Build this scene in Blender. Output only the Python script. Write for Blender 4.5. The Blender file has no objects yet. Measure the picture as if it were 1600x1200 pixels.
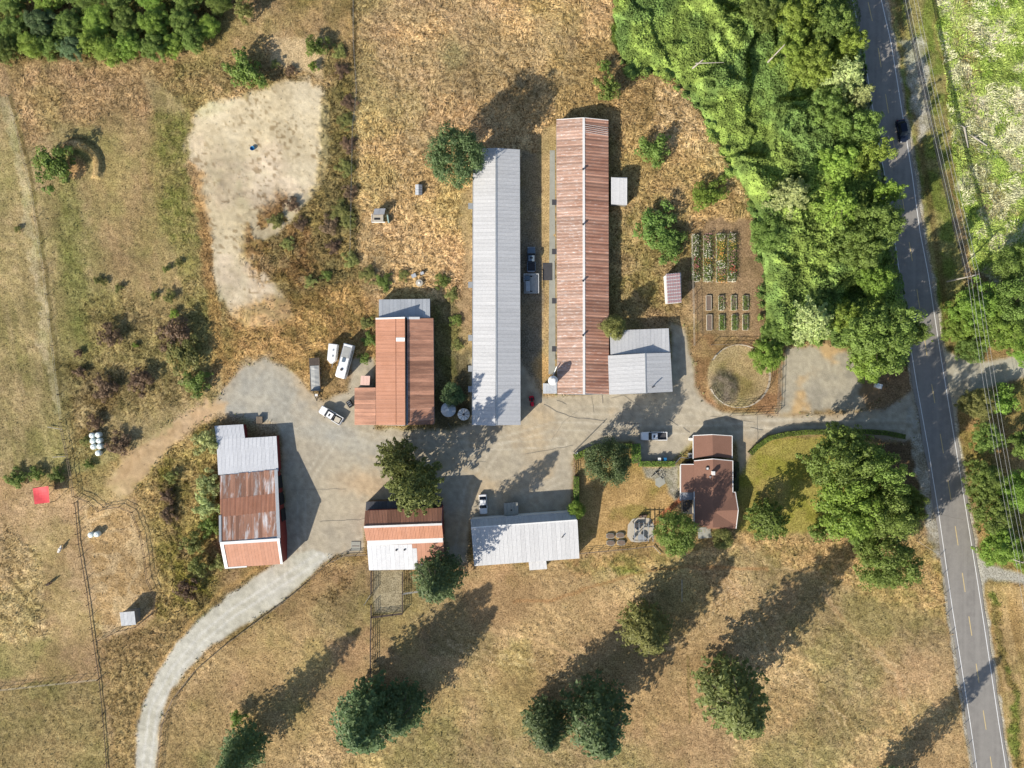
import bpy, math, random
import numpy as np
from mathutils import Vector, Matrix
random.seed(7)
rng = np.random.default_rng(7)
C = bpy.context.scene.collection
SC = bpy.context.scene
# ---------------------------------------------------------------- camera, light, exposure
H = 168.0          # drone height in metres
S = 0.14           # metres per photo pixel on the ground
cam = bpy.data.cameras.new('camera'); camo = bpy.data.objects.new('camera', cam); C.objects.link(camo)
camo.location = (0, 0, H); camo.rotation_euler = (0, 0, 0)
cam.sensor_fit = 'HORIZONTAL'; cam.sensor_width = 36.0; cam.lens = 36.0 * H / (1600 * S)
cam.clip_start = 1.0; cam.clip_end = 12000
SC.camera = camo
SUN_EL = math.radians(30.0)
SUN_AZ = math.radians(225.0)       # the sun stands to the lower left of the picture
w = bpy.data.worlds.new('World'); SC.world = w; w.use_nodes = True
nt = w.node_tree; nt.nodes.clear()
sky = nt.nodes.new('ShaderNodeTexSky'); sky.sky_type = 'NISHITA'; sky.sun_disc = False
sky.sun_elevation = SUN_EL; sky.sun_rotation = SUN_AZ
bg = nt.nodes.new('ShaderNodeBackground'); bg.inputs['Strength'].default_value = 0.10
wo = nt.nodes.new('ShaderNodeOutputWorld')
nt.links.new(sky.outputs[0], bg.inputs[0]); nt.links.new(bg.outputs[0], wo.inputs[0])
sd = Vector((math.sin(SUN_AZ) * math.cos(SUN_EL), math.cos(SUN_AZ) * math.cos(SUN_EL), math.sin(SUN_EL)))
sl = bpy.data.lights.new('sun', 'SUN'); sl.energy = 4.55; sl.angle = math.radians(0.5); sl.color = (1.0, 0.925, 0.81)
slo = bpy.data.objects.new('sun', sl); C.objects.link(slo)
slo.rotation_euler = sd.to_track_quat('Z', 'Y').to_euler(); slo.location = (-60, -60, 120)
SC.view_settings.view_transform = 'Standard'; SC.view_settings.look = 'None'
SC.view_settings.exposure = 0.66; SC.view_settings.gamma = 1.0; SC.view_settings.use_curve_mapping = False
SC.render.engine = 'CYCLES'
try:
    SC.cycles.max_bounces = 6; SC.cycles.transmission_bounces = 4; SC.cycles.transparent_max_bounces = 4
except Exception: pass
KX = 1.28          # how much brighter than its albedo a sunlit flat surface shows

# ---------------------------------------------------------------- helpers
def P(px, py, h=0.0):
    k = S * (1 - h / H)
    return Vector(((px - 800) * k, (600 - py) * k, h))
def lin(v):
    v = v / 255.0
    return v / 12.92 if v <= 0.04045 else ((v + 0.055) / 1.055) ** 2.4
def A(r, g, b, k=KX):
    return (lin(r) / k, lin(g) / k, lin(b) / k)
def tag(o, label=None, cat=None, group=None, kind=None):
    if label: o['label'] = label
    if cat: o['category'] = cat
    if group: o['group'] = group
    if kind: o['kind'] = kind
    return o
def empty(name, loc, label=None, cat=None, group=None, rz=0.0):
    o = bpy.data.objects.new(name, None); C.objects.link(o); o.empty_display_size = .5
    o.location = loc; o.rotation_euler = (0, 0, rz)
    return tag(o, label, cat, group)
def link(o, parent=None):
    C.objects.link(o)
    if parent: o.parent = parent
    return o
def copy_tree(o, parent=None):
    c = o.copy(); C.objects.link(c); c.parent = parent
    for ch in [q for q in KIDS.get(o.name, [])]:
        copy_tree(ch, c)
    return c
KIDS = {}
def reg(o, parent):
    if parent: KIDS.setdefault(parent.name, []).append(o)
class MB:
    def __init__(s): s.v = []; s.f = []; s.m = []
    def quad(s, *p, mi=0):
        n = len(s.v); s.v += [tuple(q) for q in p]; s.f.append(tuple(range(n, n + len(p)))); s.m.append(mi); return s
    def box(s, c, d, rz=0.0, top=1.0, mi=0, ry=0.0):
        n = len(s.v); cx, cy, cz = c; dx, dy, dz = d[0] / 2, d[1] / 2, d[2] / 2
        ca, sa = math.cos(rz), math.sin(rz); cb, sb = math.cos(ry), math.sin(ry)
        for z in (-1, 1):
            k = top if z > 0 else 1.0
            for x, y in ((-1, -1), (1, -1), (1, 1), (-1, 1)):
                X, Y, Z = x * dx * k, y * dy * k, z * dz
                X, Z = X * cb + Z * sb, -X * sb + Z * cb
                s.v.append((cx + X * ca - Y * sa, cy + X * sa + Y * ca, cz + Z))
        for f in ((3, 2, 1, 0), (4, 5, 6, 7), (0, 1, 5, 4), (1, 2, 6, 5), (2, 3, 7, 6), (3, 0, 4, 7)):
            s.f.append(tuple(n + i for i in f)); s.m.append(mi)
        return s
    def tube(s, a, b, r, r2=None, n=6, mi=0, caps=True):
        a = Vector(a); b = Vector(b); r2 = r if r2 is None else r2
        d = (b - a); d = d.normalized() if d.length > 0 else Vector((0, 0, 1))
        u = d.orthogonal().normalized(); w_ = d.cross(u); k = len(s.v)
        for p, q in ((a, r), (b, r2)):
            for i in range(n):
                t = 2 * math.pi * i / n; s.v.append(tuple(p + (u * math.cos(t) + w_ * math.sin(t)) * q))
        for i in range(n):
            j = (i + 1) % n; s.f.append((k + i, k + j, k + n + j, k + n + i)); s.m.append(mi)
        if caps:
            s.f.append(tuple(k + n - 1 - i for i in range(n))); s.f.append(tuple(k + n + i for i in range(n))); s.m += [mi, mi]
        return s
    def lathe(s, c, prof, n=20, mi=0):
        k = len(s.v)
        for r, z in prof:
            for i in range(n):
                t = 2 * math.pi * i / n; s.v.append((c[0] + r * math.cos(t), c[1] + r * math.sin(t), c[2] + z))
        for q in range(len(prof) - 1):
            for i in range(n):
                j = (i + 1) % n; b = k + q * n
                s.f.append((b + i, b + j, b + n + j, b + n + i)); s.m.append(mi)
        e = k + (len(prof) - 1) * n
        s.f.append(tuple(e + i for i in range(n))); s.m.append(mi)
        return s
    def prism(s, pts, z0, z1, mi=0):
        n = len(pts); k = len(s.v)
        a = sum(pts[i][0] * pts[(i + 1) % n][1] - pts[(i + 1) % n][0] * pts[i][1] for i in range(n))
        if a < 0: pts = pts[::-1]
        for z in (z0, z1):
            for p in pts: s.v.append((p[0], p[1], z))
        s.f.append(tuple(k + n - 1 - i for i in range(n))); s.f.append(tuple(k + n + i for i in range(n))); s.m += [mi, mi]
        for i in range(n):
            j = (i + 1) % n; s.f.append((k + i, k + j, k + n + j, k + n + i)); s.m.append(mi)
        return s
    def mesh(s, name, mats, off=(0, 0, 0), smooth=False):
        me = bpy.data.meshes.new(name)
        o = Vector(off)
        me.from_pydata([tuple(Vector(p) - o) for p in s.v], [], s.f)
        for m in (mats if isinstance(mats, (list, tuple)) else [mats]): me.materials.append(m)
        if any(s.m): me.polygons.foreach_set('material_index', s.m)
        if smooth: me.polygons.foreach_set('use_smooth', [True] * len(s.f))
        me.update(); return me
    def build(s, name, mats, parent=None, world=False, smooth=False):
        off = parent.location if (parent and world) else (0, 0, 0)
        o = bpy.data.objects.new(name, s.mesh(name, mats, off, smooth)); link(o, parent); reg(o, parent)
        return o

def nodes(name):
    m = bpy.data.materials.new(name); m.use_nodes = True
    t = m.node_tree; b = t.nodes['Principled BSDF']
    b.inputs['Specular IOR Level'].default_value = 0.3
    return m, t, b
def pos(t):
    return t.nodes.new('ShaderNodeNewGeometry').outputs['Position']
def noise(t, sc, vec, det=3.0, rough=.6, scale=None):
    n = t.nodes.new('ShaderNodeTexNoise'); n.inputs['Scale'].default_value = sc
    n.inputs['Detail'].default_value = det; n.inputs['Roughness'].default_value = rough
    if scale:
        mp = t.nodes.new('ShaderNodeMapping'); mp.inputs['Scale'].default_value = scale
        t.links.new(vec, mp.inputs['Vector']); vec = mp.outputs[0]
    t.links.new(vec, n.inputs['Vector']); return n.outputs[0]
def ramp(t, fac, a, b, ca=(0, 0, 0, 1), cb=(1, 1, 1, 1)):
    r = t.nodes.new('ShaderNodeValToRGB'); e = r.color_ramp.elements
    e[0].position = a; e[1].position = b; e[0].color = ca; e[1].color = cb
    t.links.new(fac, r.inputs[0]); return r.outputs[0]
def mix(t, fac, a, b, mode='MIX'):
    n = t.nodes.new('ShaderNodeMix'); n.data_type = 'RGBA'; n.blend_type = mode
    for v, s in ((fac, n.inputs[0]), (a, n.inputs[6]), (b, n.inputs[7])):
        if hasattr(v, 'links') or hasattr(v, 'is_linked'): t.links.new(v, s)
        else: s.default_value = v if isinstance(v, float) else (*v, 1.0)[:4]
    return n.outputs[2]
def bump(t, b, fac, st, dist=.05):
    n = t.nodes.new('ShaderNodeBump'); n.inputs['Strength'].default_value = st; n.inputs['Distance'].default_value = dist
    t.links.new(fac, n.inputs['Height']); t.links.new(n.outputs[0], b.inputs['Normal'])
def objrand(t, lo, hi):
    oi = t.nodes.new('ShaderNodeObjectInfo'); mr = t.nodes.new('ShaderNodeMapRange')
    mr.inputs['To Min'].default_value = lo; mr.inputs['To Max'].default_value = hi
    t.links.new(oi.outputs['Random'], mr.inputs['Value']); return mr.outputs[0]
def scalecol(t, col, val):
    n = t.nodes.new('ShaderNodeVectorMath'); n.operation = 'SCALE'
    t.links.new(col, n.inputs[0]) if hasattr(col, 'links') else setattr(n.inputs[0], 'default_value', col)
    t.links.new(val, n.inputs['Scale']); return n.outputs[0]
def plain(name, col, rough=.7, metal=0.0, var=.25, sc=1.5):
    m, t, b = nodes(name)
    n = noise(t, sc, pos(t)); c = mix(t, n, tuple(x * (1 - var) for x in col), tuple(min(1, x * (1 + var)) for x in col))
    t.links.new(c, b.inputs['Base Color']); b.inputs['Roughness'].default_value = rough; b.inputs['Metallic'].default_value = metal
    return m
def sheet_metal(name, base, second, lo, hi, sc=.35, fleck=None, fl=(.6, .66), rnd=(.88, 1.1), stretch=(1, 1, 1), rough=.55, fsc=1.1, fstretch=(1, 1, 1)):
    """painted or galvanised roof sheets: patches of the second colour, flecks and streaks"""
    m, t, b = nodes(name); p = pos(t)
    n1 = noise(t, sc, p, 5, .65, stretch)
    c = mix(t, ramp(t, n1, lo, hi), base, second)
    n2 = noise(t, 2.2, p, 3, .6, stretch)
    c = mix(t, .5, c, mix(t, n2, tuple(x * .72 for x in base), tuple(min(.95, x * 1.2) for x in base)), 'MIX') if fleck is None else c
    if fleck is not None:
        n3 = noise(t, fsc, p, 4, .7, fstretch)
        c = mix(t, ramp(t, n3, fl[0], fl[1]), c, fleck)
        c = mix(t, ramp(t, n2, .3, .75, (.78, .78, .78, 1), (1.15, 1.15, 1.15, 1)), (0, 0, 0), c, 'MIX') if False else c
    c = scalecol(t, c, objrand(t, *rnd))
    n4 = noise(t, 6, p, 2, .5)
    c = mix(t, .3, c, ramp(t, n4, .3, .7, (.5, .5, .5, 1), (1, 1, 1, 1)), 'MULTIPLY')
    t.links.new(c, b.inputs['Base Color']); b.inputs['Roughness'].default_value = rough
    return m
M = {}
M['white_roof'] = sheet_metal('white_roof_metal', (.545, .545, .545), (.47, .475, .485), .35, .75, rnd=(.94, 1.05), sc=.12)
M['grey_roof'] = sheet_metal('grey_roof_metal', (.45, .47, .49), (.36, .38, .41), .35, .7, rnd=(.93, 1.06))
M['house_grey'] = plain('grey_felt', (.20, .21, .23))
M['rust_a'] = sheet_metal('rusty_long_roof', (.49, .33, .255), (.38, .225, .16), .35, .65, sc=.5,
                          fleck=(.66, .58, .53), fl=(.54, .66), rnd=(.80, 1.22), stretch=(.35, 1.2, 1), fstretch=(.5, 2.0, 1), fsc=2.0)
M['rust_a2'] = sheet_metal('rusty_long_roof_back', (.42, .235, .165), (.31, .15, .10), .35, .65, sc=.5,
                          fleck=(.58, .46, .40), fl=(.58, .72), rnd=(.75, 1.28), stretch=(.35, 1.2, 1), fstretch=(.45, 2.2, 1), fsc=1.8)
M['rust_b'] = sheet_metal('orange_roof_metal', (.46, .225, .145), (.40, .185, .11), .3, .7, sc=.5, rnd=(.93, 1.07),
                          fleck=(.5, .3, .22), fl=(.66, .8))
M['rust_c'] = sheet_metal('brown_banded_roof', (.54, .275, .175), (.34, .17, .11), .35, .6, sc=.6, rnd=(.70, 1.3),
                          fleck=(.52, .33, .24), fl=(.6, .75), stretch=(.25, 1.4, 1), fstretch=(.3, 1.6, 1))
M['rust_d'] = sheet_metal('patchwork_rusty_roof', (.42, .225, .15), (.31, .16, .105), .35, .6, sc=.6,
                          fleck=(.55, .50, .48), fl=(.50, .62), rnd=(.7, 1.35), stretch=(2, .3, 1), fstretch=(1.7, .22, 1), fsc=.55)
M['rust_e'] = sheet_metal('half_rusted_white_roof', (.60, .61, .63), (.52, .53, .56), .3, .7, sc=.4, rnd=(.95, 1.05))
M['dark_roof'] = sheet_metal('dark_roof_metal', (.10, .10, .11), (.07, .07, .08), .3, .7, rnd=(.8, 1.2))
M['shaded_brown_roof'] = sheet_metal('shaded_barn_roof', (.34, .165, .105), (.25, .115, .072), .3, .7, rnd=(.8, 1.2), stretch=(1.5, .4, 1))  # darker copy of the orange sheets, the sunless slope's shade put in the colour
M['white'] = plain('white_paint', (.72, .72, .70), .5, var=.08)
M['trim'] = plain('weathered_white_trim', (.66, .65, .63), .6, var=.15, sc=.8)
M['red_wall'] = plain('dull_red_boards', (.20, .035, .03))
M['grey_wall'] = plain('grey_boards', (.22, .21, .19))
M['tan_wall'] = plain('tan_siding', (.42, .38, .31))
M['wood'] = plain('weathered_wood', (.20, .155, .11), .85, var=.4, sc=4)
M['dark_wood'] = plain('dark_wood', (.075, .058, .045), .85, var=.4, sc=4)
M['pale_wood'] = plain('bleached_wood', (.50, .45, .36), .85, var=.3, sc=4)
M['pipe'] = plain('rusty_pipe', (.16, .10, .075), .6)
M['pipe2'] = plain('dark_brown_pipe', (.07, .05, .04), .6)
M['galv'] = plain('galvanised_metal', (.42, .44, .45), .45, .5)
M['black'] = plain('black_rubber', (.018, .018, .02), .7)
M['glass'] = plain('dark_glass', (.02, .025, .032), .08, var=.1)
M['car_white'] = plain('white_car_paint', (.78, .78, .77), .3, var=.03)
M['car_dark'] = plain('dark_blue_car_paint', (.012, .018, .035), .2, var=.1)
M['car_grey'] = plain('grey_blue_car_paint', (.12, .16, .20), .3, var=.1)
M['chrome'] = plain('bright_metal', (.6, .6, .6), .3, .8)
M['lamp_red'] = plain('red_lens', (.35, .01, .01), .3)
M['lamp_clear'] = plain('clear_lens', (.6, .6, .58), .2)
M['red'] = plain('red_tarp', (.62, .06, .07), .6, var=.28, sc=1.1)
M['red_tractor'] = plain('red_paint', (.55, .01, .03), .4, var=.1)
M['blue'] = plain('blue_plastic', (.02, .16, .35), .5)
M['bale'] = plain('white_bale_wrap', (.66, .72, .68), .4, var=.1)
M['pale_pink'] = plain('pale_pink_roof', (.62, .42, .35), .7, var=.12)
M['tarp'] = plain('grey_tarp', (.34, .34, .32), .6, var=.35, sc=1.2)
M['concrete'] = plain('old_concrete', (.30, .30, .26), .9, var=.25, sc=.8)
M['dark_slab'] = plain('dark_slab', (.055, .055, .06), .8)
M['plaster'] = plain('cable_black', (.03, .03, .035), .6)
M['wire'] = plain('aluminium_wire', (.52, .52, .5), .4, .3)
M['paint_line'] = plain('white_road_paint', (.72, .72, .70), .7, var=.22, sc=2.5)
M['paint_yellow'] = plain('yellow_road_paint', (.58, .44, .20), .7, var=.25, sc=2.5)
M['crack'] = plain('crack_sealant', (.19, .175, .15), .9, var=.4)
M['wool'] = plain('white_wool', (.62, .58, .52), .95)
M['brown_hair'] = plain('dark_brown_coat', (.05, .03, .02), .8)
M['soil'] = plain('bed_soil', (.17, .125, .095), .95, var=.35, sc=3)
def mat_shingle():
    m, t, b = nodes('brown_shingles'); p = pos(t)
    n = noise(t, .35, p, 4, .6); c = mix(t, n, (.215, .112, .078), (.28, .15, .104))
    br = t.nodes.new('ShaderNodeTexBrick'); br.inputs['Scale'].default_value = 3.0
    br.inputs['Color1'].default_value = (1, 1, 1, 1); br.inputs['Color2'].default_value = (.75, .75, .75, 1); br.inputs['Mortar'].default_value = (.5, .5, .5, 1)
    br.inputs['Mortar Size'].default_value = .015
    mp = t.nodes.new('ShaderNodeMapping'); mp.inputs['Rotation'].default_value = (0, 0, math.pi / 2)
    t.links.new(p, mp.inputs[0]); t.links.new(mp.outputs[0], br.inputs['Vector'])
    c = mix(t, .6, c, br.outputs[0], 'MULTIPLY'); t.links.new(c, b.inputs['Base Color']); b.inputs['Roughness'].default_value = .9
    return m
M['shingle'] = mat_shingle()
def mat_asphalt():
    m, t, b = nodes('worn_asphalt'); p = pos(t)
    mp = t.nodes.new('ShaderNodeMapping'); mp.inputs['Rotation'].default_value = (0, 0, math.radians(-13)); mp.inputs['Scale'].default_value = (.9, .02, 1)
    t.links.new(p, mp.inputs[0]); n0 = noise(t, 1.0, mp.outputs[0], 3, .5)
    c = mix(t, ramp(t, n0, .3, .7), (.195, .182, .166), (.262, .246, .222))
    n1 = noise(t, .5, p, 4, .7); c = mix(t, ramp(t, n1, .4, .8), c, (.285, .268, .242))
    n2 = noise(t, 9, p, 2, .7); c = mix(t, .35, c, ramp(t, n2, .3, .7, (.6, .6, .6, 1), (1, 1, 1, 1)), 'MULTIPLY')
    t.links.new(c, b.inputs['Base Color']); b.inputs['Roughness'].default_value = .85
    return m
M['asphalt'] = mat_asphalt()
def mat_ground(name, fine, strength, bst):
    """plant litter: the Col attribute broken up by fine fibres and dark gaps between the tufts"""
    m, t, b = nodes(name); p = pos(t)
    at = t.nodes.new('ShaderNodeAttribute'); at.attribute_name = 'Col'
    n1 = noise(t, fine, p, 4, .75); n2 = noise(t, fine * .28, p, 4, .7)
    c = mix(t, strength, at.outputs['Color'], ramp(t, n1, .36, .62, (.34, .32, .28, 1), (1.14, 1.14, 1.14, 1)), 'MULTIPLY')
    c = mix(t, strength * .8, c, ramp(t, n2, .3, .7, (.68, .66, .62, 1), (1.0, 1.0, 1.0, 1)), 'MULTIPLY')
    h = n1
    if strength > .5:
        r_ = t.nodes.new('ShaderNodeAttribute'); r_.attribute_name = 'Rough'
        nz = t.nodes.new('ShaderNodeTexNoise'); nz.inputs['Scale'].default_value = .55; nz.inputs['Detail'].default_value = 3; nz.inputs['Distortion'].default_value = 1.6
        t.links.new(p, nz.inputs['Vector'])
        ms = t.nodes.new('ShaderNodeMath'); ms.operation = 'SUBTRACT'; ms.inputs[1].default_value = .5; t.links.new(nz.outputs[0], ms.inputs[0])
        ma = t.nodes.new('ShaderNodeMath'); ma.operation = 'ABSOLUTE'; t.links.new(ms.outputs[0], ma.inputs[0])
        gap = ramp(t, ma.outputs[0], .0, .055, (.30, .26, .20, 1), (1, 1, 1, 1))
        nz2 = t.nodes.new('ShaderNodeTexNoise'); nz2.inputs['Scale'].default_value = 1.5; nz2.inputs['Detail'].default_value = 3; nz2.inputs['Distortion'].default_value = 1.2
        t.links.new(p, nz2.inputs['Vector'])
        gap2 = ramp(t, nz2.outputs[0], .30, .48, (.42, .37, .30, 1), (1, 1, 1, 1))
        c = mix(t, r_.outputs['Fac'], c, gap, 'MULTIPLY'); c = mix(t, r_.outputs['Fac'], c, gap2, 'MULTIPLY')
    c = scalecol(t, c, objconst(t, 1.0 + .40 * strength))
    t.links.new(c, b.inputs['Base Color']); b.inputs['Roughness'].default_value = .95; b.inputs['Specular IOR Level'].default_value = .1
    bump(t, b, h, bst, .12)
    return m
def objconst(t, v):
    n = t.nodes.new('ShaderNodeValue'); n.outputs[0].default_value = v; return n.outputs[0]
M['ground'] = mat_ground('dry_grass_ground', 3.2, .9, .8)
M['gravel'] = mat_ground('packed_gravel', 5.0, .3, .15)
def mat_leaf(name, col, tr=.35, var=.3, hue=.012):
    m, t, b = nodes(name); p = pos(t)
    n = noise(t, .45, p, 3, .6); c = mix(t, ramp(t, n, .3, .7), tuple(x * (1 - var) for x in col), tuple(x * (1 + var) for x in col))
    n2 = noise(t, 5, p, 2, .6); c = mix(t, .5, c, ramp(t, n2, .3, .7, (.55, .6, .5, 1), (1.1, 1.05, 1.1, 1)), 'MULTIPLY')
    hs = t.nodes.new('ShaderNodeHueSaturation'); t.links.new(c, hs.inputs['Color'])
    t.links.new(objrand(t, .5 - hue, .5 + hue), hs.inputs['Hue']); t.links.new(objrand(t, .85, 1.2), hs.inputs['Value'])
    t.links.new(hs.outputs[0], b.inputs['Base Color']); b.inputs['Roughness'].default_value = .55
    ts = t.nodes.new('ShaderNodeBsdfTranslucent'); t.links.new(hs.outputs[0], ts.inputs['Color'])
    mx = t.nodes.new('ShaderNodeMixShader'); mx.inputs[0].default_value = tr
    o = t.nodes['Material Output']; t.links.new(b.outputs[0], mx.inputs[1]); t.links.new(ts.outputs[0], mx.inputs[2]); t.links.new(mx.outputs[0], o.inputs[0])
    return m
LEAF = {
 'deep': mat_leaf('deep_olive_leaves', (.205, .235, .075)),
 'dark': mat_leaf('dark_green_leaves', (0.134, 0.194, 0.077)),
 'blue': mat_leaf('blue_green_needles', (0.154, 0.231, 0.106)),
 'mid': mat_leaf('mid_green_leaves', (0.198, 0.278, 0.062)),
 'yellow': mat_leaf('yellow_green_leaves', (0.288, 0.394, 0.069)),
 'bright': mat_leaf('bright_green_leaves', (0.237, 0.356, 0.060)),
 'lush': mat_leaf('lush_bramble_leaves', (0.192, 0.306, 0.069)),
 'pale': mat_leaf('silvery_leaves', (0.461, 0.525, 0.213)),
 'olive': mat_leaf('olive_leaves', (0.269, 0.281, 0.088)),
 'brown': mat_leaf('dead_brown_stems', (0.224, 0.150, 0.094)),
 'hedge': mat_leaf('clipped_hedge_leaves', (0.218, 0.338, 0.056)),
}
def mat_attr(name, tr=.2):
    m, t, b = nodes(name)
    at = t.nodes.new('ShaderNodeAttribute'); at.attribute_name = 'Col'
    t.links.new(at.outputs['Color'], b.inputs['Base Color']); b.inputs['Roughness'].default_value = .8; b.inputs['Specular IOR Level'].default_value = .15
    ts = t.nodes.new('ShaderNodeBsdfTranslucent'); t.links.new(at.outputs['Color'], ts.inputs['Color'])
    mx = t.nodes.new('ShaderNodeMixShader'); mx.inputs[0].default_value = tr
    o = t.nodes['Material Output']; t.links.new(b.outputs[0], mx.inputs[1]); t.links.new(ts.outputs[0], mx.inputs[2]); t.links.new(mx.outputs[0], o.inputs[0])
    return m
M['blades'] = mat_attr('grass_blades', .04)
M['bark'] = plain('bark', (.10, .075, .055), .95, var=.4, sc=6)
M['pale_bark'] = plain('pale_bark', (.36, .33, .28), .9, var=.3, sc=4)

# ---------------------------------------------------------------- numpy noise and regions (photo pixel units)
def hsh(ix, iy, seed):
    n = (ix.astype(np.int64) * 374761393 + iy.astype(np.int64) * 668265263 + seed * 1442695041) & 0xffffffff
    n = ((n ^ (n >> 13)) * 1274126177) & 0xffffffff
    return ((n ^ (n >> 16)) & 0xffff) / 65535.0
def vn(x, y, seed=0):
    ix = np.floor(x); iy = np.floor(y); fx = x - ix; fy = y - iy
    fx = fx * fx * (3 - 2 * fx); fy = fy * fy * (3 - 2 * fy)
    a = hsh(ix, iy, seed); b = hsh(ix + 1, iy, seed); c = hsh(ix, iy + 1, seed); d = hsh(ix + 1, iy + 1, seed)
    return (a * (1 - fx) + b * fx) * (1 - fy) + (c * (1 - fx) + d * fx) * fy
def fbm(x, y, wl, seed=0, octs=4, g=.55):
    s = 0; a = 1; tot = 0; f = 1 / wl
    for i in range(octs):
        s = s + a * vn(x * f + 17.3 * i, y * f + 9.1 * i, seed + i * 7); tot += a; a *= g; f *= 2.03
    return s / tot
def sst(a, b, x):
    t = np.clip((x - a) / (b - a), 0, 1); return t * t * (3 - 2 * t)
def sdf(poly, x, y):
    n = len(poly); d2 = np.full(x.shape, 1e12); inside = np.zeros(x.shape, bool)
    for i in range(n):
        x1, y1 = poly[i]; x2, y2 = poly[(i + 1) % n]; ex, ey = x2 - x1, y2 - y1; L = ex * ex + ey * ey + 1e-9
        t = np.clip(((x - x1) * ex + (y - y1) * ey) / L, 0, 1)
        d2 = np.minimum(d2, (x - x1 - t * ex) ** 2 + (y - y1 - t * ey) ** 2)
        cnd = ((y1 > y) != (y2 > y)) & (x < (x2 - x1) * (y - y1) / ((y2 - y1) + 1e-12) + x1)
        inside ^= cnd
    return np.where(inside, np.sqrt(d2), -np.sqrt(d2))
def linedist(pl, x, y):
    d2 = np.full(x.shape, 1e12)
    for (x1, y1), (x2, y2) in zip(pl, pl[1:]):
        ex, ey = x2 - x1, y2 - y1; L = ex * ex + ey * ey + 1e-9
        t = np.clip(((x - x1) * ex + (y - y1) * ey) / L, 0, 1)
        d2 = np.minimum(d2, (x - x1 - t * ex) ** 2 + (y - y1 - t * ey) ** 2)
    return np.sqrt(d2)
def rc(x0, y0, x1, y1): return [(x0, y0), (x1, y0), (x1, y1), (x0, y1)]

YARD = [(330, 640), (352, 605), (375, 578), (410, 560), (450, 575), (478, 605), (505, 628), (545, 612), (548, 560), (585, 560), (585, 670), (690, 672), (735, 665),
        (735, 560), (815, 560), (848, 620), (950, 612), (1050, 560), (1050, 505), (1072, 515), (1082, 560), (1085, 600), (1100, 628), (1130, 646), (1185, 648), (1300, 648), (1375, 640),
        (1405, 628), (1424, 610), (1440, 680), (1412, 690), (1330, 678), (1240, 674), (1200, 682), (1172, 712), (1155, 740), (1150, 690), (1085, 690), (1050, 722),
        (1000, 722), (992, 690), (950, 690), (925, 700), (895, 712), (895, 765), (893, 800), (735, 812), (728, 880), (700, 882), (692, 800), (575, 800), (568, 862), (520, 868),
        (480, 885), (440, 905), (445, 880), (440, 690), (432, 660)]
TRACK = [(210, 1260), (213, 1133), (228, 1090), (248, 1045), (280, 1000), (310, 968), (350, 935), (395, 905), (440, 872), (490, 860), (520, 868), (495, 890), (460, 925),
         (420, 952), (370, 985), (330, 1010), (290, 1048), (265, 1085), (248, 1133), (240, 1260)]
DIRT = [(170, 760), (178, 735), (205, 705), (240, 680), (275, 655), (320, 628), (350, 622), (352, 640), (320, 652), (285, 680), (255, 710), (235, 735), (215, 760), (190, 780)]
SAND = [(300, 175), (328, 158), (370, 150), (430, 128), (480, 128), (512, 148), (516, 200), (512, 266), (500, 292), (478, 318), (455, 345), (430, 366), (405, 385), (396, 405),
        (404, 425), (432, 446), (452, 472), (462, 498), (430, 512), (385, 510), (362, 495), (345, 470), (335, 420), (330, 370), (318, 330), (305, 280), (296, 230)]
PAD = [(1222, 545), (1300, 538), (1335, 545), (1350, 590), (1385, 602), (1370, 625), (1340, 642), (1215, 648)]
GARDEN = [(1080, 360), (1110, 340), (1180, 345), (1198, 420), (1195, 470), (1198, 525), (1150, 530), (1095, 525), (1082, 470)]
THICK = [(960, 60), (955, -130), (1345, -130), (1345, 60), (1358, 150), (1382, 280), (1400, 400), (1425, 520), (1420, 575), (1345, 560), (1330, 535), (1260, 530), (1215, 540), (1195, 520),
         (1196, 430), (1185, 370), (1182, 330), (1150, 270), (1120, 210), (1085, 160), (1050, 115), (1015, 108), (995, 118), (970, 90)]
WOOD = [(-140, -120), (420, -120), (330, 50), (325, 66), (240, 80), (200, 98), (110, 92), (60, 86), (0, 92), (-140, 100)]
MARSH = [(1470, 60), (1450, -130), (1740, -130), (1740, 380), (1600, 400), (1560, 440), (1520, 420), (1500, 300), (1480, 170)]
APRON = [(1468, 545), (1500, 556), (1530, 566), (1575, 560), (1740, 520), (1740, 560), (1600, 590), (1560, 603), (1515, 612), (1498, 630), (1492, 660), (1480, 640)]
LANE = [(1520, 868), (1545, 880), (1600, 897), (1740, 900), (1740, 925), (1600, 912), (1545, 905), (1532, 915)]
RL = [(1300, -140), (1347, 66), (1362, 160), (1384, 285), (1400, 390), (1415, 492), (1432, 600), (1450, 700), (1467, 805), (1487, 945), (1502, 1040), (1516, 1131), (1545, 1330)]
RR = [(1345, -140), (1392, 66), (1411, 185), (1425, 272), (1437, 360), (1450, 427), (1468, 545), (1477, 600), (1500, 740), (1525, 895), (1532, 940), (1560, 1127), (1592, 1330)]
def rx(pl, y): return float(np.interp(y, [p[1] for p in pl], [p[0] for p in pl]))
ROADP = [(x - 6, y) for x, y in RL] + [(x + 5, y) for x, y in RR[::-1]]

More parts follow.
